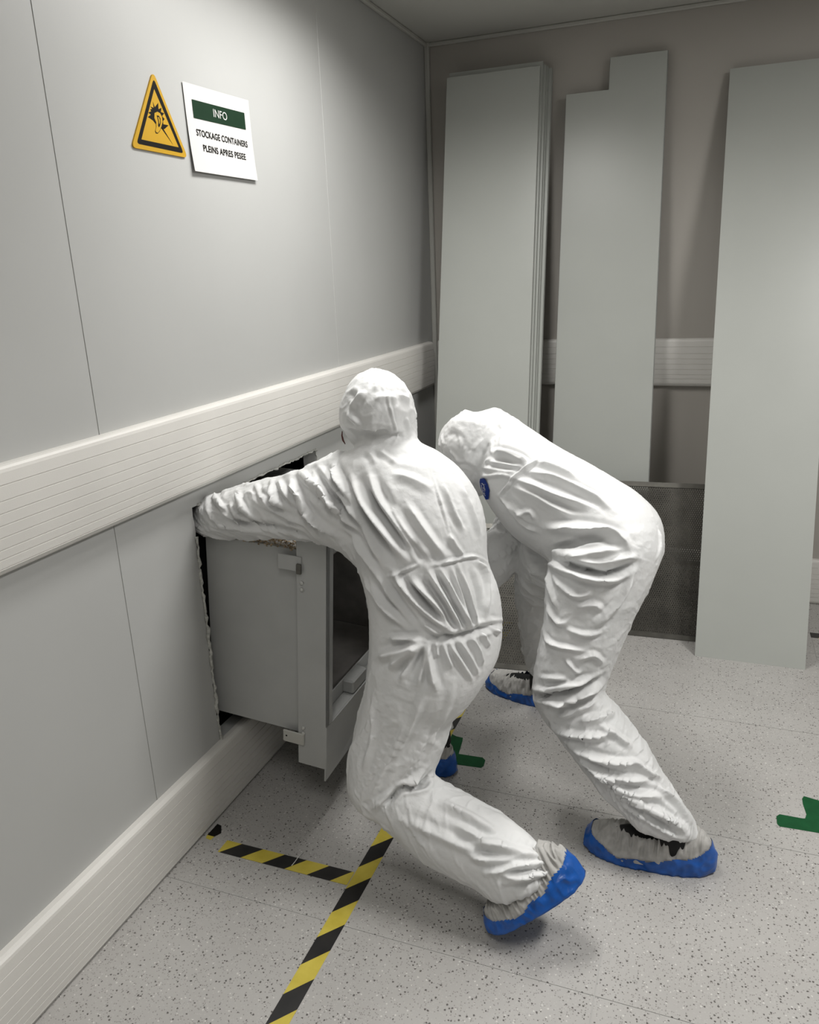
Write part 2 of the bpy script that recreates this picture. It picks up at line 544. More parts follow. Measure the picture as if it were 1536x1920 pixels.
# ================================================================== LEANING PANELS
def slab(name, quad, thick, label, group, notch=None, seed=0):
    """quad: TL, TR, BR, BL of the front face; returns Empty with face sheet, core and back sheet"""
    q = [Vector(p) for p in quad]
    nrm = (q[1] - q[0]).cross(q[3] - q[0]).normalized()     # towards the room
    if nrm.y > 0: nrm = -nrm
    back = -nrm
    poly = [q[0], q[1], q[2], q[3]]
    if notch is not None:
        u0, w0 = notch                                        # notch corner: cut from top-left
        ex_, ez_ = (q[1] - q[0]), (q[3] - q[0])
        poly = [q[0] + ez_ * w0, q[0] + ez_ * w0 + ex_ * u0, q[0] + ex_ * u0, q[1], q[2], q[3]]
    cx = sum((p.x for p in q[2:]), 0) / 2
    r = empty(name, (cx, q[2].y, 0.0))
    tag(r, label, 'panel', group)
    def layer(nm, d0, d1, inset, mat):
        c = sum(poly, Vector()) / len(poly)
        n = len(poly)
        ins = []
        for i, p in enumerate(poly):
            a = (poly[i - 1] - p).normalized(); b2 = (poly[(i + 1) % n] - p).normalized()
            bis = a + b2
            conv = (a.cross(b2)).dot(nrm)
            s_ = 1 if conv < 0 else -1
            if nm == 'core' and False: s_ = 1
            d_in = bis * inset
            # move towards the inside
            test = p + d_in
            ins.append(test if s_ > 0 or notch is None else p - d_in)
        V = [p + back * d0 for p in ins] + [p + back * d1 for p in ins]
        Fc = [tuple(range(n)), tuple(range(n, 2 * n))] + [(i, (i + 1) % n, n + (i + 1) % n, n + i) for i in range(n)]
        return mesh(nm, V, Fc, mat, r)
    layer('front_sheet', 0.0, thick * 0.22, 0.0, M['panel'])
    layer('core', thick * 0.22, thick * 0.78, 0.0025, M['paneledge'])
    layer('back_sheet', thick * 0.78, thick, 0.0, M['panel'])
    return r

def plane_y(y0, y1, ztop, z): return y0 + (y1 - y0) * z / ztop
stack_words = ['frontmost panel of the tall stack leaning in the corner', 'second panel of the tall stack leaning in the corner',
               'third panel of the tall stack leaning in the corner', 'fourth panel of the tall stack leaning in the corner',
               'rearmost panel of the tall stack leaning in the corner']
lean = math.atan2(3.46 - 3.046, 2.224)
offx = [0.0, 0.006, 0.014, 0.017, 0.028]
offz = [0.0, 0.022, 0.012, 0.014, 0.010]
for i in range(5):
    d = i * 0.0245
    dy = d / math.cos(lean)
    zt = 2.222 + offz[i]
    f = lambda z: 3.046 + dy + (3.46 - 3.046) * z / 2.224
    xl, xr_t, xr_b = 0.134 + offx[i] * 0.4, 0.523 + offx[i], 0.546 + offx[i]
    slab('wall_panel', [(xl, f(zt), zt), (xr_t, f(zt), zt), (xr_b, f(0), 0), (xl, f(0), 0)], 0.024,
         'tall pale grey ' + stack_words[i], 'wall panels stacked in the corner')
slab('wall_panel', [(0.618, 3.54, 2.236), (1.001, 3.54, 2.236), (1.034, 3.28, 0.0), (0.614, 3.28, 0.0)], 0.03,
     'tall pale grey panel with a notched top left corner leaning on back wall', 'wall panels leaning on the back wall', notch=(0.44, 0.052))
slab('wall_panel', [(1.231, 3.541, 2.146), (1.616, 3.541, 2.146), (1.643, 2.915, 0.0), (1.259, 2.915, 0.0)], 0.032,
     'wide pale grey panel standing on the floor at the right edge, nearest of the leaning panels', 'wall panels leaning on the back wall')

# ================================================================== PERFORATED GRILLES
def grille(quad, label):
    q = [Vector(p) for p in quad]
    r = empty('perforated_grille', ((q[2].x + q[3].x) / 2, q[2].y, 0.0))
    tag(r, label, 'grille', 'perforated steel grilles')
    ex_ = (q[1] - q[0]); ez_ = (q[3] - q[0]); nn = ex_.cross(ez_).normalized()
    if nn.y > 0: nn = -nn
    def part(name, u0, u1, w0, w1, d0, d1, mat):
        c = [q[0] + ex_ * a + ez_ * b_ for a, b_ in ((u0, w0), (u1, w0), (u1, w1), (u0, w1))]
        V = [p + nn * d0 for p in c] + [p + nn * d1 for p in c]
        return mesh(name, V, [(0, 1, 2, 3), (4, 5, 6, 7), (0, 1, 5, 4), (1, 2, 6, 5), (2, 3, 7, 6), (3, 0, 4, 7)], mat, r)
    fw = 0.012 / ex_.length; fh = 0.020 / ez_.length
    part('frame_rail', 0, 1, 0, fh, -0.012, 0.004, M['steel'])
    part('frame_rail', 0, 1, 1 - fh, 1, -0.012, 0.004, M['steel'])
    part('frame_stile', 0, fw, fh, 1 - fh, -0.012, 0.004, M['steel'])
    part('frame_stile', 1 - fw, 1, fh, 1 - fh, -0.012, 0.004, M['steel'])
    part('perforated_sheet', fw, 1 - fw, fh, 1 - fh, -0.002, 0.0, M['perf'])
    part('cross_bar', fw, 1 - fw, 0.50, 0.52, -0.012, -0.003, M['steel'])
    return r
grille([(0.60, 3.272, 0.583), (1.33, 3.305, 0.583), (1.33, 3.045, 0.0), (0.60, 3.012, 0.0)], 'perforated steel grille standing behind the right-hand leaning panel')
grille([(0.20, 2.93, 0.46), (0.80, 2.99, 0.46), (0.80, 2.63, 0.0), (0.20, 2.57, 0.0)], 'perforated steel grille leaning low in front of the panel stack')

# ================================================================== WALL SIGNS
def round_poly(poly, r, n=5):
    out = []
    k = len(poly)
    for i in range(k):
        p = Vector(poly[i]); a = (Vector(poly[i - 1]) - p).normalized(); b_ = (Vector(poly[(i + 1) % k]) - p).normalized()
        for t in range(n + 1):
            s = t / n
            q = (p + a * r) * (1 - s) ** 2 + p * 2 * s * (1 - s) + (p + b_ * r) * s ** 2
            out.append((q.x, q.y))
    return out
sg = empty('warning_sign', (0.0, 1.664, 1.75))
tag(sg, 'yellow triangular loud noise warning sign with black ear symbol', 'sign')
prism_yz('plate', round_poly([(1.670, 1.920), (1.561, 1.748), (1.767, 1.748)], 0.016), 0.0, 0.004, M['yellow'], sg)
ob = round_poly([(1.669, 1.905), (1.5795, 1.7580), (1.7515, 1.7565)], 0.010)
ib = round_poly([(1.6665, 1.8830), (1.5975, 1.7685), (1.7345, 1.7680)], 0.0015)
n = len(ob)
mesh('black_border', [(0.0043, a, b_) for a, b_ in ob] + [(0.0043, a, b_) for a, b_ in ib] + [(0.0038, a, b_) for a, b_ in ob] + [(0.0038, a, b_) for a, b_ in ib],
     [(i, (i + 1) % n, n + (i + 1) % n, n + i) for i in range(n)] + [(i, (i + 1) % n, 2 * n + (i + 1) % n, 2 * n + i) for i in range(n)]
     + [(n + i, n + (i + 1) % n, 3 * n + (i + 1) % n, 3 * n + i) for i in range(n)], M['black'], sg)
burst = [(1.6559, 1.8543), (1.6604, 1.844), (1.6747, 1.8551), (1.6734, 1.8419), (1.685, 1.8465), (1.6807, 1.8369), (1.6928, 1.8361), (1.6836, 1.8288), (1.6918, 1.8238), (1.6844, 1.8179), (1.6847, 1.8117), (1.7042, 1.8122), (1.6872, 1.8019), (1.6774, 1.8008), (1.6703, 1.8031), (1.6653, 1.8068), (1.6552, 1.8087), (1.6482, 1.8142), (1.6309, 1.8193), (1.6425, 1.8257), (1.6344, 1.8288), (1.6455, 1.8333), (1.6425, 1.8365), (1.6504, 1.839), (1.6446, 1.8428), (1.6559, 1.842)]
ear = [(1.6562, 1.8312), (1.6676, 1.8356), (1.6766, 1.8337), (1.6824, 1.8268), (1.6817, 1.8157), (1.6748, 1.8048), (1.6677, 1.7961), (1.6596, 1.7902), (1.6536, 1.7903), (1.6522, 1.7941), (1.6569, 1.8024), (1.6582, 1.8124), (1.6532, 1.8204)]
ear_in = [(1.6628, 1.8272), (1.6705, 1.8277), (1.6754, 1.8225), (1.6751, 1.8137), (1.6696, 1.8052), (1.6652, 1.8024), (1.663, 1.8065), (1.666, 1.8135), (1.6643, 1.8198)]
ear_in2 = [(1.666, 1.8244), (1.6704, 1.824), (1.6724, 1.8188), (1.6715, 1.8125), (1.6682, 1.8094), (1.6684, 1.816)]
ec = (sum(p[0] for p in ear) / len(ear), sum(p[1] for p in ear) / len(ear))
ear_o = [(ec[0] + (a - ec[0]) * 1.12, ec[1] + (b_ - ec[1]) * 1.09) for a, b_ in ear]
prism_yz('burst_symbol', burst, 0.0038, 0.0043, M['black'], sg)
prism_yz('ear_outline', ear_o, 0.0040, 0.0045, M['black'], sg)
prism_yz('ear_symbol', ear, 0.0042, 0.0048, M['yellow'], sg)
prism_yz('ear_inner', ear_in, 0.0045, 0.0050, M['black'], sg)
prism_yz('ear_fold', ear_in2, 0.0047, 0.0052, M['yellow'], sg)
prism_yz('sound_ray', [(1.674, 1.803), (1.6825, 1.802), (1.7131, 1.771)], 0.0038, 0.0043, M['black'], sg)

ps = empty('paper_notice', (0.0, 1.93, 1.72))
tag(ps, 'white paper notice with dark green INFO bar taped beside the warning sign', 'notice')
V, Fc = [], []
ny, nz = 16, 40
PC = [(1.780, 1.9195), (2.0807, 1.9268), (2.0829, 1.7224), (1.7828, 1.7196)]
def ppt(u, v):
    a = (1 - u) * (1 - v); b_ = u * (1 - v); c = u * v; d = (1 - u) * v
    y = a * PC[0][0] + b_ * PC[1][0] + c * PC[2][0] + d * PC[3][0]
    z = a * PC[0][1] + b_ * PC[1][1] + c * PC[2][1] + d * PC[3][1]
    return y, z
def lift(u, v): return 0.0012 + 0.007 * v ** 3 + 0.002 * (1 - u) ** 4
for j in range(nz + 1):
    for i in range(ny + 1):
        u, v = i / ny, j / nz
        y, z = ppt(u, v)
        V.append((lift(u, v), y, z))
k = len(V)
V += [(x_ - 0.0005, y, z) for x_, y, z in V]
for j in range(nz):
    for i in range(ny):
        a = j * (ny + 1) + i
        Fc += [(a, a + 1, a + ny + 2, a + ny + 1), (k + a, k + a + ny + 1, k + a + ny + 2, k + a + 1)]
mesh('sheet', V, Fc, M['paper'], ps, True)
def px_(y, z, e=0.0008):
    u = (y - 1.7805) / 0.3005; v = (1.923 - z) / 0.2035
    return lift(min(1, max(0, u)), min(1, max(0, v))) + e
V = []; Fc = []
for i in range(9):
    t = i / 8
    for top in (0, 1):
        y = 1.8110 + (2.0532 - 1.8110) * t
        z = (1.8440 + 0.0055 * t, 1.8855 + 0.006 * t)[top]
        V.append((px_(y, z), y, z))
for i in range(8):
    Fc.append((2 * i, 2 * i + 2, 2 * i + 3, 2 * i + 1))
mesh('green_bar', V, Fc, M['greenbar'], ps)
text_mesh('lettering', 'INFO', 1.9005, 1.8590, 0.0625, 0.0190, lambda y, z: px_(y, z, 0.0016), M['whiteprint'], ps)
text_mesh('lettering', 'STOCKAGE CONTAINERS', 1.8145, 1.8045, 0.2385, 0.0150, px_, M['black'], ps, 0.022)
text_mesh('lettering', 'PLEINS APRES PESEE', 1.8358, 1.7710, 0.2000, 0.0150, px_, M['black'], ps, 0.022)

# ================================================================== CABINET IN THE OPENING
TH = math.radians(4.6)
OX, OZ = 0.234, 0.157
def cx_(p):
    u, y, w_ = p
    return (OX + u * math.cos(TH) + w_ * math.sin(TH), y, OZ - u * math.sin(TH) + w_ * math.cos(TH))
cb = empty('pass_through_cabinet', (0.30, 1.96, 0.12))
tag(cb, 'grey sheet metal pass-through cabinet being pulled from the wall opening', 'cabinet')
CY0, CY1 = 1.657, 2.285
def cbox(name, lo, hi, mat, parent=cb, bevel=0.0015): return box(name, lo, hi, mat, parent, bevel, cx_)
cbox('side_plate', (-0.284, CY0, 0.088), (0.084, CY0 + 0.004, 0.634), M['cabinet'])
cbox('inner_plate_shade', (-0.55, CY0 + 0.050, 0.088), (-0.284, CY0 + 0.054, 0.634), M['cavity_shade'])  # recessed near-black plate added so the gap beside the cabinet reads as shade
cbox('side_plate', (-0.55, CY1 - 0.004, 0.088), (0.084, CY1, 0.646), M['cabinet'])
cbox('top_plate', (-0.284, CY0 + 0.004, 0.629), (0.084, CY1 - 0.004, 0.634), M['cabinet'])
cbox('bottom_plate', (-0.284, CY0 + 0.004, 0.088), (0.084, CY1 - 0.004, 0.093), M['cabinet'])
cbox('back_plate', (-0.55, CY0 + 0.004, 0.093), (-0.546, CY1 - 0.004, 0.640), M['cabinet_in'])
# inner lining
cbox('lining_side', (-0.26, CY0 + 0.018, 0.12), (0.080, CY0 + 0.021, 0.622), M['cabinet_in'])
cbox('lining_side', (-0.54, CY1 - 0.021, 0.12), (0.080, CY1 - 0.018, 0.622), M['cabinet_in'])
cbox('lining_floor', (-0.26, CY0 + 0.018, 0.115), (0.060, CY1 - 0.018, 0.119), M['cabinet_in'])
cbox('lining_top', (-0.54, CY0 + 0.018, 0.622), (0.080, CY1 - 0.018, 0.625), M['cabinet_in'])
# corner flanges that frame the front
fy = CY0 - 0.017
ff = cbox('corner_flange', (0.0, fy, 0.0), (0.088, CY0, 0.672), M['cabinet'])
cbox('corner_flange', (0.0, CY1, 0.0), (0.088, CY1 + 0.004, 0.672), M['cabinet'])
cbox('front_stile', (0.084, fy, 0.135), (0.088, CY0 + 0.020, 0.672), M['cabinet'])
cbox('front_stile', (0.084, CY1 - 0.020, 0.135), (0.088, CY1 + 0.004, 0.672), M['cabinet'])
cbox('front_rail', (0.084, CY0 + 0.020, 0.634), (0.088, CY1 - 0.020, 0.672), M['cabinet'])
cbox('top_flange', (0.0, CY0, 0.668), (0.088, CY1, 0.672), M['cabinet'])
# lower apron: a wide sheet that hangs below, with a pointed free corner
V = [cx_(p) for p in ((0.088, fy, 0.135), (0.088, CY1, 0.135), (0.088, CY1, 0.0), (0.088, CY0 + 0.10, -0.028), (0.086, fy - 0.002, -0.036))]
V2 = [cx_(p) for p in ((0.084, fy, 0.135), (0.084, CY1, 0.135), (0.084, CY1, 0.0), (0.084, CY0 + 0.10, -0.028), (0.082, fy - 0.002, -0.036))]
mesh('apron', V + V2, [(0, 1, 2, 3, 4), (5, 6, 7, 8, 9)] + [(i, (i + 1) % 5, 5 + (i + 1) % 5, 5 + i) for i in range(5)], M['cabinet'], cb)
cbox('sill_lip', (0.045, CY0 + 0.02, 0.119), (0.050, CY1 - 0.02, 0.178), M['cabinet'])
cbox('sill', (0.050, CY0 + 0.02, 0.130), (0.084, CY1 - 0.02, 0.135), M['cabinet'])
cbox('stop_block', (0.046, CY0 + 0.165, 0.135), (0.084, CY0 + 0.262, 0.178), M['cabinet'], bevel=0.005)
# hinge brackets and bolts on the near flange
b1 = cbox('bracket', (-0.052, fy - 0.0035, 0.582), (0.016, fy, 0.624), M['cabinet'])
cbox('bracket_stub', (0.004, fy - 0.010, 0.578), (0.018, fy - 0.0035, 0.606), M['steel'], b1)
b2 = cbox('bracket', (-0.045, fy - 0.006, 0.062), (0.021, fy, 0.100), M['trim'], bevel=0.003)
def bolt(u, w_, r, parent=cb, d=0.004, mat='bolt'):
    n = 10
    V = []
    for dd, rr in ((0, r), (-d * 0.6, r), (-d, r * 0.55)):
        for i in range(n):
            a = 2 * math.pi * i / n
            V.append(cx_((u + rr * math.cos(a), fy + dd, w_ + rr * math.sin(a))))
    Fc = [(k * n + i, k * n + (i + 1) % n, (k + 1) * n + (i + 1) % n, (k + 1) * n + i) for k in range(2) for i in range(n)] + [tuple(range(2 * n, 3 * n))]
    return mesh('bolt', V, Fc, M[mat], parent)
for u, w_ in ((0.016, 0.552), (0.0165, 0.533), (0.017, 0.118), (0.0175, 0.101)):
    bolt(u, w_, 0.0056)
hole_ = bolt(-0.033, 0.083, 0.0045, b2, 0.0065, 'black')  # raised black disc paints the dark inside of a hole
hole_.name = 'bolt_hole_shade'
# insulation crumbs along the top
random.seed(11)
bm = bmesh.new()
for i in range(1500):
    u = random.uniform(-0.24, 0.0); y = CY0 - 0.001 + random.random() ** 1.8 * 0.16; s = random.uniform(0.0025, 0.0055)
    c = Vector(cx_((u, y, 0.631 + random.random() ** 1.3 * (0.020 + 0.006 * math.sin(u * 60)))))
    vs = [bm.verts.new(c + Vector((random.uniform(-s, s), random.uniform(-s, s), random.uniform(-s * .6, s)))) for _ in range(4)]
    for tri in ((0, 1, 2), (0, 1, 3), (0, 2, 3), (1, 2, 3)):
        bm.faces.new([vs[t] for t in tri])
o = from_bm('insulation_crumbs', bm, M['foam'], cb)
tag(o, 'brownish insulation crumbs', kind='stuff')

# ================================================================== FLOOR TAPES
TZ = 0.0006
t1 = box('hazard_tape', (0.480, -0.6, 0.0), (0.526, 3.02, TZ), stripe_material('hazard_stripes_long', 1, 0.1562, 1.537 - 1.2 * 0.526 - 0.0781, -1.2))
tag(t1, 'black and yellow striped floor tape running away parallel to the left wall', 'tape')
t2 = box('hazard_tape', (0.098, 1.416, TZ), (0.478, 1.462, 2 * TZ), stripe_material('hazard_stripes_cross', 0, 0.131, -1.2365, -0.9))
tag(t2, 'short striped floor tape crossing from the baseboard to the long tape', 'tape')
t3 = prism_xy('hazard_tape', [(0.032, 1.464), (0.033, 1.511), (0.048, 1.508), (0.065, 1.482), (0.055, 1.464)], 0.0, TZ, M['black'])
tag(t3, 'torn black scrap of floor tape against the left baseboard', 'tape')
my = simple('tape_yellow', (0.55, 0.45, 0.06), 0.4)
prism_xy('yellow_end', [(0.032, 1.4635), (0.055, 1.4635), (0.052, 1.449), (0.035, 1.452)], 0.0, TZ, my, t3)
t4 = box('hazard_tape', (1.690, 3.205, 0.0), (2.75, 3.252, TZ), stripe_material('hazard_stripes_far', 0, 0.131, 1.715 - 0.9 * 3.205 - 0.131, -0.9))
tag(t4, 'striped floor tape just visible beside the right-hand leaning panel', 'tape')
g1 = [(0.527, 2.129), (0.544, 2.121), (0.567, 2.119), (0.571, 2.101), (0.58, 2.03), (0.657, 2.034), (0.669, 2.023), (0.672, 1.992), (0.666, 1.982), (0.58, 1.975), (0.553, 1.992), (0.535, 2.03)]
tag(prism_xy('corner_mark', g1, TZ, 2 * TZ, M['green']), 'green L-shaped corner mark on the floor between the two people', 'floor mark', 'green floor corner marks')
g2 = [(1.492, 2.014), (1.501, 2.026), (1.557, 2.026), (1.564, 2.028), (1.569, 2.047), (1.564, 2.091), (1.564, 2.115), (1.57, 2.129), (1.607, 2.121), (1.612, 2.026), (1.68, 2.026), (1.68, 1.977), (1.593, 1.977), (1.498, 1.973), (1.492, 1.982)]
tag(prism_xy('corner_mark', g2, 0.0, TZ, M['green']), 'green branching corner mark on the open floor at the right edge', 'floor mark', 'green floor corner marks')
tag(tube('thread', [(0.314, 1.430, 0.003), (0.316, 1.445, 0.004), (0.316, 1.460, 0.004), (0.319, 1.485, 0.003)], 0.0012, M['paper'], n=6), 'thin white thread lying across the short striped tape', 'thread')


# ================================================================== PEOPLE
# --- gradient noise in numpy
_rng = np.random.RandomState(5)
_perm = np.concatenate([_rng.permutation(256)] * 3)
_grad = _rng.normal(size=(256, 3)); _grad /= np.linalg.norm(_grad, axis=1)[:, None]
def pnoise(P):
    P = np.asarray(P, float)
    i = np.floor(P).astype(int); f = P - i
    u = f * f * f * (f * (f * 6 - 15) + 10)
    i &= 255
    out = 0
    for dx in (0, 1):
        for dy in (0, 1):
            for dz in (0, 1):
                h = _perm[_perm[_perm[i[:, 0] + dx] + i[:, 1] + dy] + i[:, 2] + dz]
                g = _grad[h]
                d = f - np.array([dx, dy, dz])
                wgt = (u[:, 0] if dx else 1 - u[:, 0]) * (u[:, 1] if dy else 1 - u[:, 1]) * (u[:, 2] if dz else 1 - u[:, 2])
                out = out + wgt * (g * d).sum(1)
    return out * 1.6

def ridged(P):
    n = np.abs(pnoise(P))
    return 1 - 2.6 * n                      # ~ -0.5 .. 1, sharp crests

def catmull(K, sub):
    K = np.asarray(K, float)
    n = len(K)
    out = []
    for i in range(n - 1):
        p0, p1, p2, p3 = K[max(i - 1, 0)], K[i], K[i + 1], K[min(i + 2, n - 1)]
        for s in range(sub):
            t = s / sub
            out.append(0.5 * ((2 * p1) + (-p0 + p2) * t + (2 * p0 - 5 * p1 + 4 * p2 - p3) * t * t + (-p0 + 3 * p1 - 3 * p2 + p3) * t ** 3))
    out.append(K[-1])
    return np.array(out)

def loft(rings, fold=None, n=72, sub=8, cap=True):
    """rings: cx cy cz  ax ay az  rb  -> closed tube of elliptic rings; fold=(amp, per_length, around, skew, seed)"""
    K = catmull(rings, sub)
    c, A, rb = K[:, :3], K[:, 3:6], np.maximum(K[:, 6], 0.004)
    T = np.gradient(c, axis=0); T /= np.linalg.norm(T, axis=1)[:, None] + 1e-9
    B = np.cross(T, A); B = B / (np.linalg.norm(B, axis=1)[:, None] + 1e-9) * rb[:, None]
    th = np.linspace(0, 2 * math.pi, n, endpoint=False)
    L = np.concatenate([[0], np.cumsum(np.linalg.norm(np.diff(c, axis=0), axis=1))])
    ring = c[:, None, :] + np.cos(th)[None, :, None] * A[:, None, :] + np.sin(th)[None, :, None] * B[:, None, :]
    if fold:
        amp, fl_, fa, sk, seed = fold
        rad = ring - c[:, None, :]
        rad = rad / (np.linalg.norm(rad, axis=2)[:, :, None] + 1e-9)
        s = L[:, None] + sk * np.sin(th)[None, :] + 0 * th[None, :]
        P = np.stack([s * fl_ + seed, fa * np.cos(th)[None, :] + 0 * s + seed * 1.3, fa * np.sin(th)[None, :] + 0 * s], -1).reshape(-1, 3)
        P2 = P * 1.9 + 7.1
        d = (0.7 * ridged(P) + 0.4 * ridged(P2) - 0.35).reshape(len(L), n)
        ends = np.clip(np.minimum(L, L[-1] - L) / 0.03, 0.3, 1)[:, None]
        ring = ring + rad * (amp * d * ends)[:, :, None]
    m_ = len(L)
    V = ring.reshape(-1, 3)
    idx = np.arange(m_ * n).reshape(m_, n)
    a = idx[:-1]; b_ = idx[1:]
    F4 = np.stack([a, np.roll(a, -1, 1), np.roll(b_, -1, 1), b_], -1).reshape(-1, 4).tolist()
    V = np.vstack([V, c[0] - T[0] * rb[0] * 0.45, c[-1] + T[-1] * rb[-1] * 0.45])
    i0, i1 = m_ * n, m_ * n + 1
    for j in range(n):
        F4.append((i0, int(idx[0, (j + 1) % n]), int(idx[0, j])))
        F4.append((i1, int(idx[-1, j]), int(idx[-1, (j + 1) % n])))
    return V, F4

def fuse(name, parts, voxel, smooth_it, subdiv=1):
    """union of closed tubes -> one continuous skin"""
    V, Fc, k = [], [], 0
    for v, f in parts:
        V.append(v); Fc += [tuple(i + k for i in q) for q in f]; k += len(v)
    V = np.vstack(V)
    me = bpy.data.meshes.new(name)
    me.from_pydata(V.tolist(), [], Fc)
    bm = bmesh.new(); bm.from_mesh(me); bmesh.ops.recalc_face_normals(bm, faces=bm.faces); bm.to_mesh(me); bm.free()
    o = bpy.data.objects.new(name, me); COL.objects.link(o)
    md = o.modifiers.new('r', 'REMESH'); md.mode = 'VOXEL'; md.voxel_size = voxel; md.adaptivity = 0
    dg = bpy.context.evaluated_depsgraph_get()
    m2 = bpy.data.meshes.new_from_object(o.evaluated_get(dg))
    # keep the outer skin only
    bm = bmesh.new(); bm.from_mesh(m2)
    seen, best = set(), []
    bm.verts.ensure_lookup_table()
    for v in bm.verts:
        if v.index in seen: continue
        st, comp = [v], []
        seen.add(v.index)
        while st:
            q = st.pop(); comp.append(q)
            for e in q.link_edges:
                w2 = e.other_vert(q)
                if w2.index not in seen:
                    seen.add(w2.index); st.append(w2)
        if len(comp) > len(best): best = comp
    bs = {v.index for v in best}
    bmesh.ops.delete(bm, geom=[v for v in bm.verts if v.index not in bs], context='VERTS')
    bm.to_mesh(m2); bm.free()
    co = np.empty(len(m2.vertices) * 3); m2.vertices.foreach_get('co', co); co = co.reshape(-1, 3)
    ed = np.empty(len(m2.edges) * 2, dtype=np.int32); m2.edges.foreach_get('vertices', ed); ed = ed.reshape(-1, 2)
    deg = np.bincount(ed.ravel(), minlength=len(co))[:, None].astype(float)
    def lap(x, lam):
        acc = np.zeros_like(x)
        for k2 in range(3):
            acc[:, k2] = np.bincount(ed[:, 0], x[ed[:, 1], k2], len(x)) + np.bincount(ed[:, 1], x[ed[:, 0], k2], len(x))
        return x + lam * (acc / np.maximum(deg, 1) - x)
    for _ in range(smooth_it):
        co = lap(co, 0.6); co = lap(co, -0.42)
    m2.vertices.foreach_set('co', co.ravel()); m2.update()
    bpy.data.objects.remove(o)
    if subdiv:
        o = bpy.data.objects.new(name, m2); COL.objects.link(o)
        md = o.modifiers.new('s', 'SUBSURF'); md.levels = subdiv; md.render_levels = subdiv
        dg = bpy.context.evaluated_depsgraph_get()
        m3 = bpy.data.meshes.new_from_object(o.evaluated_get(dg))
        bpy.data.objects.remove(o)
        m2 = m3
    m2.name = name
    return m2

def creases(me, strokes, crinkle):
    """push the skin along its normals: strokes = traced folds (height, width, points), plus fine crinkle"""
    nv = len(me.vertices)
    co = np.empty(nv * 3); me.vertices.foreach_get('co', co); co = co.reshape(-1, 3)
    no = np.empty(nv * 3); me.vertex_normals.foreach_get('vector', no); no = no.reshape(-1, 3)
    disp = np.zeros(nv)
    for h, wd, pts in strokes:
        P = catmull(np.array(pts, float), 4) if len(pts) > 2 else np.array(pts, float)
        lo = P.min(0) - 4 * wd; hi = P.max(0) + 4 * wd
        ids = np.where(((co > lo) & (co < hi)).all(1))[0]
        if not len(ids): continue
        X = co[ids]
        seg = np.linalg.norm(np.diff(P, axis=0), axis=1); Lc = np.concatenate([[0], np.cumsum(seg)])
        bd = np.full(len(ids), 1e9); bt = np.zeros(len(ids))
        for i in range(len(P) - 1):
            a, d = P[i], P[i + 1] - P[i]
            t = np.clip(((X - a) @ d) / (d @ d + 1e-12), 0, 1)
            dist = np.linalg.norm(X - a - t[:, None] * d, axis=1)
            mk = dist < bd
            bd[mk] = dist[mk]; bt[mk] = (Lc[i] + t[mk] * seg[i]) / Lc[-1]
        taper = np.clip(np.minimum(bt, 1 - bt) / 0.22, 0.12, 1)
        q = bd / wd
        prof = np.exp(-q ** 1.35) * 1.3 - 0.35 * np.exp(-((q - 1.9) / 0.9) ** 2)
        disp[ids] += h * taper * prof
    amp, sc = crinkle
    disp += amp * (ridged(co * sc) - 0.4) + 0.5 * amp * (ridged(co * sc * 2.3 + 11.0) - 0.4)
    co = co + no * disp[:, None]
    me.vertices.foreach_set('co', co.ravel()); me.update()

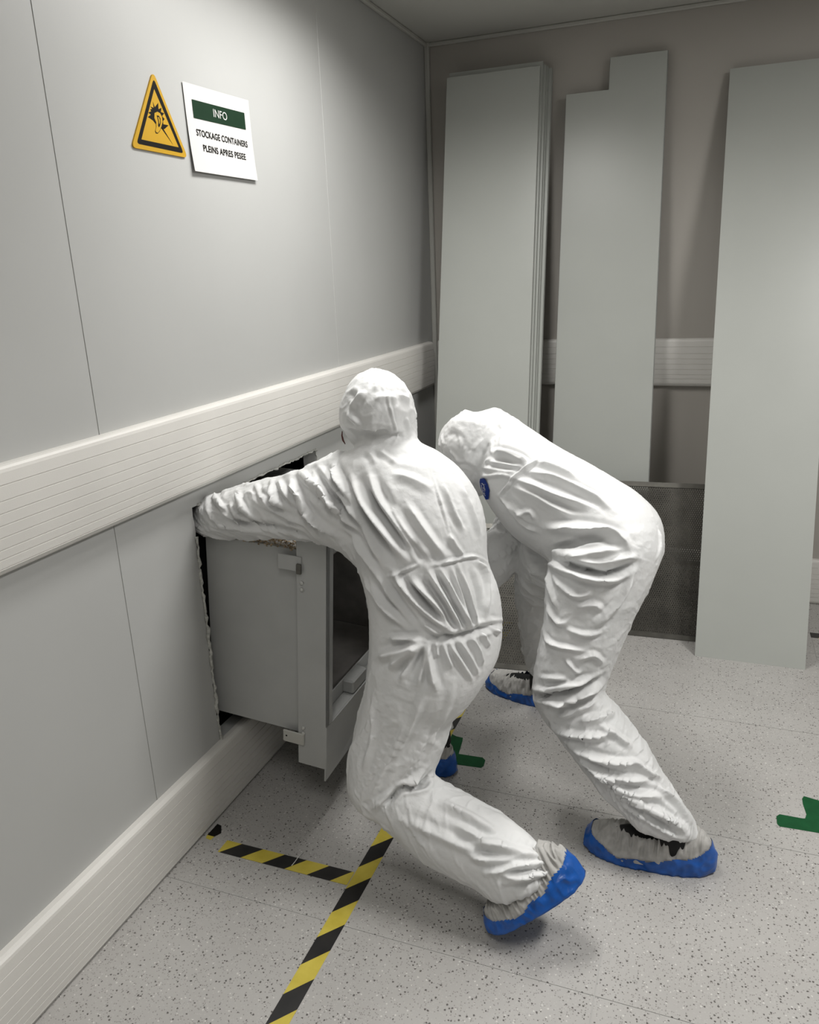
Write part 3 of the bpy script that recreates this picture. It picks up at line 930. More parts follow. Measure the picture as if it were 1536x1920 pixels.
# --- shoe cover: blue film sole that climbs the sides, pale gathered upper
def shoe_cover(parent, heel, toe_dir, up, length, width, zb, label_seed, ank=0.36, hs=1.0, op=True):
    X = np.array(toe_dir, float); X /= np.linalg.norm(X)
    Z = np.array(up, float); Z -= X * (X @ Z); Z /= np.linalg.norm(Z)
    Y = np.cross(Z, X)
    heel = np.array(heel, float)
    nu, nv = 120, 80
    rs = np.random.RandomState(label_seed)
    u = np.linspace(0, 1, nu)
    w_ = width * (np.clip(1 - np.abs((u - 0.52) / 0.52) ** 3.2, 0, 1) ** 0.5) * (0.86 + 0.22 * np.sin(np.clip(u, 0, 1) * math.pi * 0.9 - 0.3))
    h = 0.040 + 0.078 * np.exp(-((u - 0.27) / 0.26) ** 2) + 0.022 * np.exp(-((u - 0.72) / 0.25) ** 2)
    h = h * hs * (0.55 + 0.45 * np.clip(np.minimum(u, 1 - u) / 0.06, 0, 1))
    rise = 0.010 * (np.abs(2 * u - 1) ** 4)
    V = np.zeros((nu, nv, 3)); Hh = np.zeros((nu, nv))
    for j in range(nv):
        v = math.pi * j / (nv - 1)
        cy, sz = math.cos(v), abs(math.sin(v))
        y = np.sign(cy) * abs(cy) ** 0.75 * w_
        z = h * sz ** 0.85
        Hh[:, j] = z
        V[:, j, 0] = u * length; V[:, j, 1] = y; V[:, j, 2] = z + rise
    # pleats in the upper, crumples in the film
    P = np.stack([u[:, None] * 26 + 0 * Hh, np.linspace(0, 3, nv)[None, :] + 0 * Hh, 0 * Hh + label_seed], -1).reshape(-1, 3)
    pl = ridged(P).reshape(nu, nv)
    Pf = V.reshape(-1, 3) * 40 + label_seed
    cr = ridged(Pf).reshape(nu, nv)
    edge = zb * np.interp(u, [0, .12, .35, .58, .74, .9, 1.0], [2.4, 2.0, 1.35, 0.85, 0.75, 1.25, 1.9]) + 0.003 * np.array([math.sin(23 * a + label_seed) for a in u])
    blue = Hh < edge[:, None]
    out = np.array([0, 0, 1.0])
    cen = np.stack([u * length, 0 * u, 0.25 * h], -1)[:, None, :]
    rad = V - cen; rad /= np.linalg.norm(rad, axis=2)[:, :, None] + 1e-9
    Vb = V + rad * (0.0035 + 0.003 * (cr - 0.4))[:, :, None]
    Vw = V + rad * (0.010 * (pl - 0.45) * np.clip((Hh - edge[:, None]) / 0.025, 0, 1))[:, :, None]
    Vb[:, :, 2] = np.maximum(Vb[:, :, 2], 0.0005)
    def world(A): return heel + A[..., 0:1] * X + A[..., 1:2] * Y + A[..., 2:3] * Z
    opening = lambda i, j: ((u[i] - ank) * length / 0.082) ** 2 + (V[i, j, 1] / 0.038) ** 2 < 1.0 and Hh[i, j] > edge[i]
    fb, fw = [], []
    for i in range(nu - 1):
        for j in range(nv - 1):
            q = (i * nv + j, (i + 1) * nv + j, (i + 1) * nv + j + 1, i * nv + j + 1)
            if op and opening(i, j): continue
            isb = blue[i, j] or blue[i + 1, j] or blue[i, j + 1]
            if isb: fb.append(q)
            if not isb or Hh[i, j] > edge[i] - 0.012: fw.append(q)
    # flat underside
    WB = world(Vb).reshape(-1, 3); WW = world(Vw).reshape(-1, 3)
    base = len(WB)
    for i in range(nu - 1):
        fb.append((i * nv, i * nv + nv - 1, (i + 1) * nv + nv - 1, (i + 1) * nv))
    def comp(Vx, Fx):
        us = sorted({i for q in Fx for i in q}); mp = {a: k for k, a in enumerate(us)}
        return Vx[us], [tuple(mp[i] for i in q) for q in Fx]
    vw, fw2 = comp(WW, fw); vb, fb2 = comp(WB, fb)
    up_ = mesh('shoe_cover', vw, fw2, M['gauze'], parent, True)
    tag(up_, 'pale gathered overshoe upper')
    so = mesh('sole_film', vb, fb2, M['blue'], up_, True)
    tag(so, 'shiny blue overshoe sole')
    # dark shoe inside
    na, nb = 20, 12
    Vs, Fs = [], []
    for j in range(nb):
        ph = -math.pi / 2 + math.pi * j / (nb - 1)
        for i in range(na):
            t = 2 * math.pi * i / na
            Vs.append(heel + X * (ank * length + 0.02 + 0.105 * math.cos(ph) * math.cos(t)) + Y * (0.030 * math.cos(ph) * math.sin(t)) + Z * (0.048 + 0.034 * math.sin(ph)))
    for j in range(nb - 1):
        for i in range(na):
            Fs.append((j * na + i, j * na + (i + 1) % na, (j + 1) * na + (i + 1) % na, (j + 1) * na + i))
    mesh('shoe', Vs, Fs, M['sock'], parent, True)
    return up_

def glove(parent, wrist, fwd, up, curl=0.5, mirror=1):
    X = np.array(fwd, float); X /= np.linalg.norm(X)
    Z = np.array(up, float); Z -= X * (X @ Z); Z /= np.linalg.norm(Z)
    Y = np.cross(Z, X) * mirror
    wrist = np.array(wrist, float)
    def Wd(p): return wrist + p[0] * X + p[1] * Y + p[2] * Z
    parts = []
    def chain(pts, rr):
        R = []
        pts = [Wd(p) for p in pts]
        for i, (p, r_) in enumerate(zip(pts, rr)):
            t = pts[min(i + 1, len(pts) - 1)] - pts[max(i - 1, 0)]
            A = np.cross(t, Z); A /= np.linalg.norm(A) + 1e-9
            R.append([*p, *(A * r_), r_])
        parts.append(loft(R, None, 14, 3))
    # palm
    R = []
    for s, wd, tk in ((-0.02, .026, .020), (0.0, .030, .020), (0.04, .041, .017), (0.075, .042, .015), (0.095, .038, .012)):
        R.append([*Wd((s, 0, 0)), *(Y * wd), tk])
    parts.append(loft(R, None, 24, 4))
    for y0, ln, r_ in ((0.030, .074, .0088), (0.010, .084, .0092), (-0.011, .078, .0088), (-0.031, .060, .0078)):
        a = curl
        p = [(0.085, y0, 0)]
        ang = 0
        for sgl in (0.42, 0.33, 0.25):
            ang += a
            q = p[-1]
            p.append((q[0] + ln * sgl * math.cos(ang), y0, q[2] - ln * sgl * math.sin(ang)))
        chain(p, (r_ * 1.1, r_ * 1.05, r_, r_ * 0.8))
    chain([(0.015, 0.024, -0.004), (0.045, 0.050, -0.016), (0.070, 0.060, -0.028), (0.090, 0.060, -0.042)], (.013, .0115, .0105, .0085))
    me = fuse('glove', parts, 0.0035, 4, 0)
    return obj_from_mesh('glove', me, M['glove'], parent, True)

def face(parent, centre, fwd, up, k_=0.74):
    """head front inside the hood: skull, nose, brow, lips under a mask, ears hidden by the hood"""
    X = np.array(fwd, float); X /= np.linalg.norm(X)
    Z = np.array(up, float); Z -= X * (X @ Z); Z /= np.linalg.norm(Z)
    Y = np.cross(Z, X); c = np.array(centre, float)
    nu, nv = 40, 28
    V, Fc = [], []
    for j in range(nv):
        ph = -math.pi / 2 + math.pi * j / (nv - 1)
        for i in range(nu):
            t = 2 * math.pi * i / nu
            x_, y_, z_ = math.cos(ph) * math.cos(t), math.cos(ph) * math.sin(t), math.sin(ph)
            k = 1.0
            px = x_ * 0.095; py = y_ * 0.072 * (1 - 0.16 * max(0, -z_)); pz = z_ * 0.112
            if x_ > 0:
                px += 0.020 * math.exp(-((y_ / 0.16) ** 2 + ((z_ + 0.12) / 0.16) ** 2))           # nose
                px += 0.006 * math.exp(-((y_ / 0.5) ** 2 + ((z_ - 0.22) / 0.10) ** 2))            # brow
                for s in (-1, 1):
                    px -= 0.010 * math.exp(-(((y_ - s * 0.38) / 0.17) ** 2 + ((z_ - 0.04) / 0.11) ** 2))
                px += 0.006 * math.exp(-((y_ / 0.3) ** 2 + ((z_ + 0.52) / 0.09) ** 2))
                px += 0.006 * math.exp(-((y_ / 0.25) ** 2 + ((z_ + 0.80) / 0.12) ** 2))
            V.append(c + px * k_ * X + py * k_ * Y + pz * k_ * Z)
    for j in range(nv - 1):
        for i in range(nu):
            Fc.append((j * nu + i, j * nu + (i + 1) % nu, (j + 1) * nu + (i + 1) % nu, (j + 1) * nu + i))
    fo = mesh('face', V, Fc, M['skin'], parent, True)
    for s in (-1, 1):
        e = c + (0.080 * X + s * 0.030 * Y + 0.006 * Z) * k_ - 0.004 * X
        v, f = tube_vf([e - 0.004 * X, e, e + 0.004 * X, e + 0.006 * X], [0.008, 0.0105, 0.007, 0.003], 10)
        mesh('eye', v, f, M['whiteprint'], fo, True)
        e2 = e + 0.0062 * X
        v, f = tube_vf([e2, e2 + 0.001 * X], [0.0045, 0.004], 10)
        mesh('iris', v, f, M['sock'], fo, True)
    # mask shell over nose and mouth
    V, Fc = [], []
    na, nr = 24, 7
    mc = c + (0.088 * X - 0.038 * Z) * k_
    for k in range(nr):
        q = k / (nr - 1)
        for i in range(na):
            t = 2 * math.pi * i / na
            V.append(mc + (X * (0.034 * (1 - q ** 2) - 0.012 * q * abs(math.cos(t)) - 0.016 * q) + Y * 0.056 * q * math.cos(t) + Z * 0.050 * q * math.sin(t)) * k_)
    for k in range(nr - 1):
        for i in range(na):
            Fc.append((k * na + i, k * na + (i + 1) % na, (k + 1) * na + (i + 1) % na, (k + 1) * na + i))
    mesh('face_mask', V, Fc, M['mask'], fo, True)
    return fo

RINGS = {"A":{"torso":[[0.5479,1.7,1.0748,0.0428,0.0165,-0.0006,0.05],[0.5442,1.695,1.0575,0.0876,0.0334,-0.0024,0.072],[0.5481,1.69,1.0261,0.1303,0.0491,-0.0054,0.093],[0.5667,1.68,0.9862,0.149,0.0566,-0.005,0.112],[0.5884,1.668,0.9392,0.1581,0.0604,-0.0041,0.128],[0.6129,1.655,0.8702,0.1524,0.0598,0.0009,0.14],[0.6288,1.64,0.7889,0.1442,0.058,0.0049,0.14],[0.6566,1.625,0.7155,0.1469,0.0598,0.0073,0.135],[0.6661,1.61,0.6383,0.1488,0.0593,0.0036,0.135],[0.6607,1.6,0.5715,0.1462,0.0583,0.0037,0.15],[0.6409,1.59,0.5102,0.1312,0.0519,0.002,0.15],[0.6173,1.585,0.445,0.1104,0.0426,-0.0015,0.12]],"head":[[0.4946,1.72,1.2395,0.0106,0.0042,0.0002,0.02],[0.4954,1.72,1.2294,0.0379,0.0145,-0.001,0.055],[0.4958,1.72,1.213,0.057,0.0217,-0.0018,0.08],[0.4964,1.72,1.185,0.0734,0.0279,-0.0024,0.1],[0.4954,1.72,1.1548,0.0827,0.0316,-0.0022,0.108],[0.4951,1.72,1.1244,0.0855,0.0328,-0.0017,0.105],[0.4991,1.72,1.0951,0.081,0.0309,-0.0021,0.095],[0.5167,1.71,1.0715,0.0728,0.0278,-0.0018,0.08],[0.5371,1.7,1.0509,0.0659,0.0248,-0.0027,0.07]],"armL":[[-0.0411,1.7,0.8434,0.0098,0.0117,0.0239,0.03],[0.0045,1.675,0.8552,0.0101,0.0187,0.0446,0.036],[0.0681,1.66,0.8674,0.005,0.0209,0.0574,0.05],[0.129,1.655,0.8799,-0.004,0.0196,0.0642,0.055],[0.2019,1.65,0.8939,-0.0069,0.0203,0.0697,0.06],[0.2687,1.645,0.9078,-0.0131,0.0203,0.0772,0.065],[0.3421,1.64,0.9185,-0.019,0.0206,0.0849,0.075],[0.3961,1.645,0.9194,-0.0273,0.025,0.1083,0.09],[0.4425,1.655,0.9074,-0.0245,0.0355,0.1366,0.1],[0.4945,1.665,0.8972,-0.0103,0.0431,0.143,0.09]],"thighL":[[0.6309,1.58,0.57,0.114,0.043,-0.0047,0.13],[0.6212,1.565,0.4973,0.1111,0.0419,-0.0046,0.13],[0.6047,1.55,0.4297,0.1089,0.0431,0.0017,0.12],[0.5898,1.53,0.3609,0.1091,0.0442,0.0048,0.11],[0.5795,1.51,0.3023,0.1026,0.0442,0.0125,0.1],[0.5742,1.495,0.2596,0.0907,0.0414,0.018,0.092],[0.5747,1.485,0.2292,0.073,0.0345,0.0181,0.08],[0.5741,1.48,0.2064,0.0501,0.0246,0.0154,0.055]],"shankL":[[0.5609,1.485,0.2376,0.0471,0.0319,0.041,0.075],[0.6049,1.485,0.2454,0.0568,0.0389,0.0507,0.085],[0.6709,1.48,0.2119,0.0589,0.0413,0.0557,0.085],[0.749,1.465,0.1873,0.0571,0.0437,0.0649,0.08],[0.8151,1.45,0.1757,0.0591,0.0433,0.0613,0.075],[0.8759,1.435,0.1597,0.0647,0.0412,0.0484,0.07],[0.9105,1.425,0.1431,0.0681,0.0399,0.0403,0.06],[0.9289,1.42,0.1238,0.0662,0.0363,0.0317,0.055]]},"B":{"torso":[[0.6671,2.09,0.997,0.0189,0.0359,0.0863,0.06],[0.6919,2.08,0.9712,0.0344,0.0439,0.0924,0.1],[0.7354,2.07,0.9343,0.0551,0.051,0.0895,0.135],[0.7927,2.06,0.8881,0.0733,0.0577,0.0881,0.15],[0.8564,2.05,0.8468,0.0909,0.0648,0.0887,0.15],[0.9211,2.04,0.8126,0.0997,0.0666,0.0839,0.145],[0.9767,2.03,0.7822,0.1093,0.0677,0.0759,0.15],[1.0073,2.02,0.7428,0.1286,0.0704,0.0612,0.16],[1.0188,2.01,0.6882,0.1302,0.0648,0.0422,0.14],[1.0306,2.01,0.651,0.1014,0.0495,0.0299,0.1]],"head":[[0.6168,2.06,1.0818,0.0124,0.0049,0.0002,0.03],[0.6212,2.06,1.0678,0.0413,0.016,-0.0003,0.07],[0.6301,2.06,1.0516,0.0662,0.0259,0.0001,0.09],[0.6281,2.06,1.0238,0.0789,0.0309,0.0003,0.1],[0.623,2.06,0.994,0.0821,0.0319,-0.0006,0.1],[0.6239,2.05,0.9673,0.071,0.0272,-0.0015,0.095],[0.6295,2.04,0.9424,0.0542,0.0209,-0.0008,0.085],[0.6305,2.03,0.9174,0.0347,0.0135,-0.0,0.06],[0.6323,2.02,0.8963,0.0187,0.0073,-0.0001,0.035]],"collar":[[0.6327,2.07,1.0603,0.0091,0.0095,0.018,0.05],[0.6563,2.08,1.026,0.0097,0.0228,0.0578,0.08],[0.6822,2.08,1.0057,0.0136,0.0318,0.0802,0.09],[0.7182,2.07,0.9949,0.0145,0.0275,0.0661,0.09]],"thighL":[[1.0149,1.98,0.7513,0.1336,0.0613,0.0277,0.13],[1.0159,1.955,0.7143,0.137,0.0586,0.0155,0.13],[1.0058,1.93,0.6648,0.1282,0.0527,0.0079,0.12],[0.9902,1.905,0.5944,0.1103,0.0427,-0.0013,0.11],[0.9731,1.88,0.5273,0.0986,0.0361,-0.0074,0.1],[0.9559,1.86,0.4535,0.0914,0.0323,-0.0105,0.092],[0.9478,1.845,0.3974,0.0866,0.0326,-0.0036,0.085],[0.9571,1.84,0.3638,0.0896,0.0355,0.0016,0.08]],"shankL":[[0.9449,1.845,0.4025,0.0841,0.031,-0.0055,0.075],[0.9598,1.84,0.3651,0.095,0.0365,-0.0019,0.085],[0.9936,1.83,0.3244,0.0992,0.0381,-0.0021,0.082],[1.0401,1.81,0.281,0.1027,0.0365,-0.0109,0.08],[1.0963,1.785,0.2197,0.0991,0.0343,-0.0132,0.075],[1.1558,1.76,0.1604,0.0908,0.0319,-0.0108,0.068],[1.1967,1.745,0.1248,0.0806,0.0283,-0.0097,0.06],[1.2195,1.735,0.0919,0.0706,0.0232,-0.0131,0.055]],"thighR":[[0.9107,2.13,0.6898,0.1305,0.0564,0.0164,0.12],[0.8354,2.2,0.5905,0.0956,0.0386,0.0037,0.11],[0.7956,2.25,0.5008,0.0744,0.0294,0.0009,0.1],[0.787,2.28,0.4189,0.0716,0.027,-0.003,0.09],[0.7792,2.31,0.3292,0.0626,0.0236,-0.0026,0.08],[0.7731,2.34,0.2463,0.0548,0.0207,-0.0023,0.07],[0.7695,2.37,0.177,0.044,0.0166,-0.0018,0.058],[0.7732,2.39,0.1368,0.0306,0.0121,0.0005,0.05]],"armR":[[0.7353,2.2,0.7891,0.0474,0.0391,0.0624,0.07],[0.7251,2.22,0.7065,0.0703,0.0278,0.0009,0.08],[0.7009,2.2,0.6554,0.0756,0.0234,-0.0186,0.075],[0.6701,2.17,0.6139,0.0668,0.0183,-0.0236,0.065],[0.6343,2.14,0.5721,0.058,0.0132,-0.0287,0.055],[0.595,2.1,0.5392,0.0478,0.0066,-0.0366,0.045]]}}
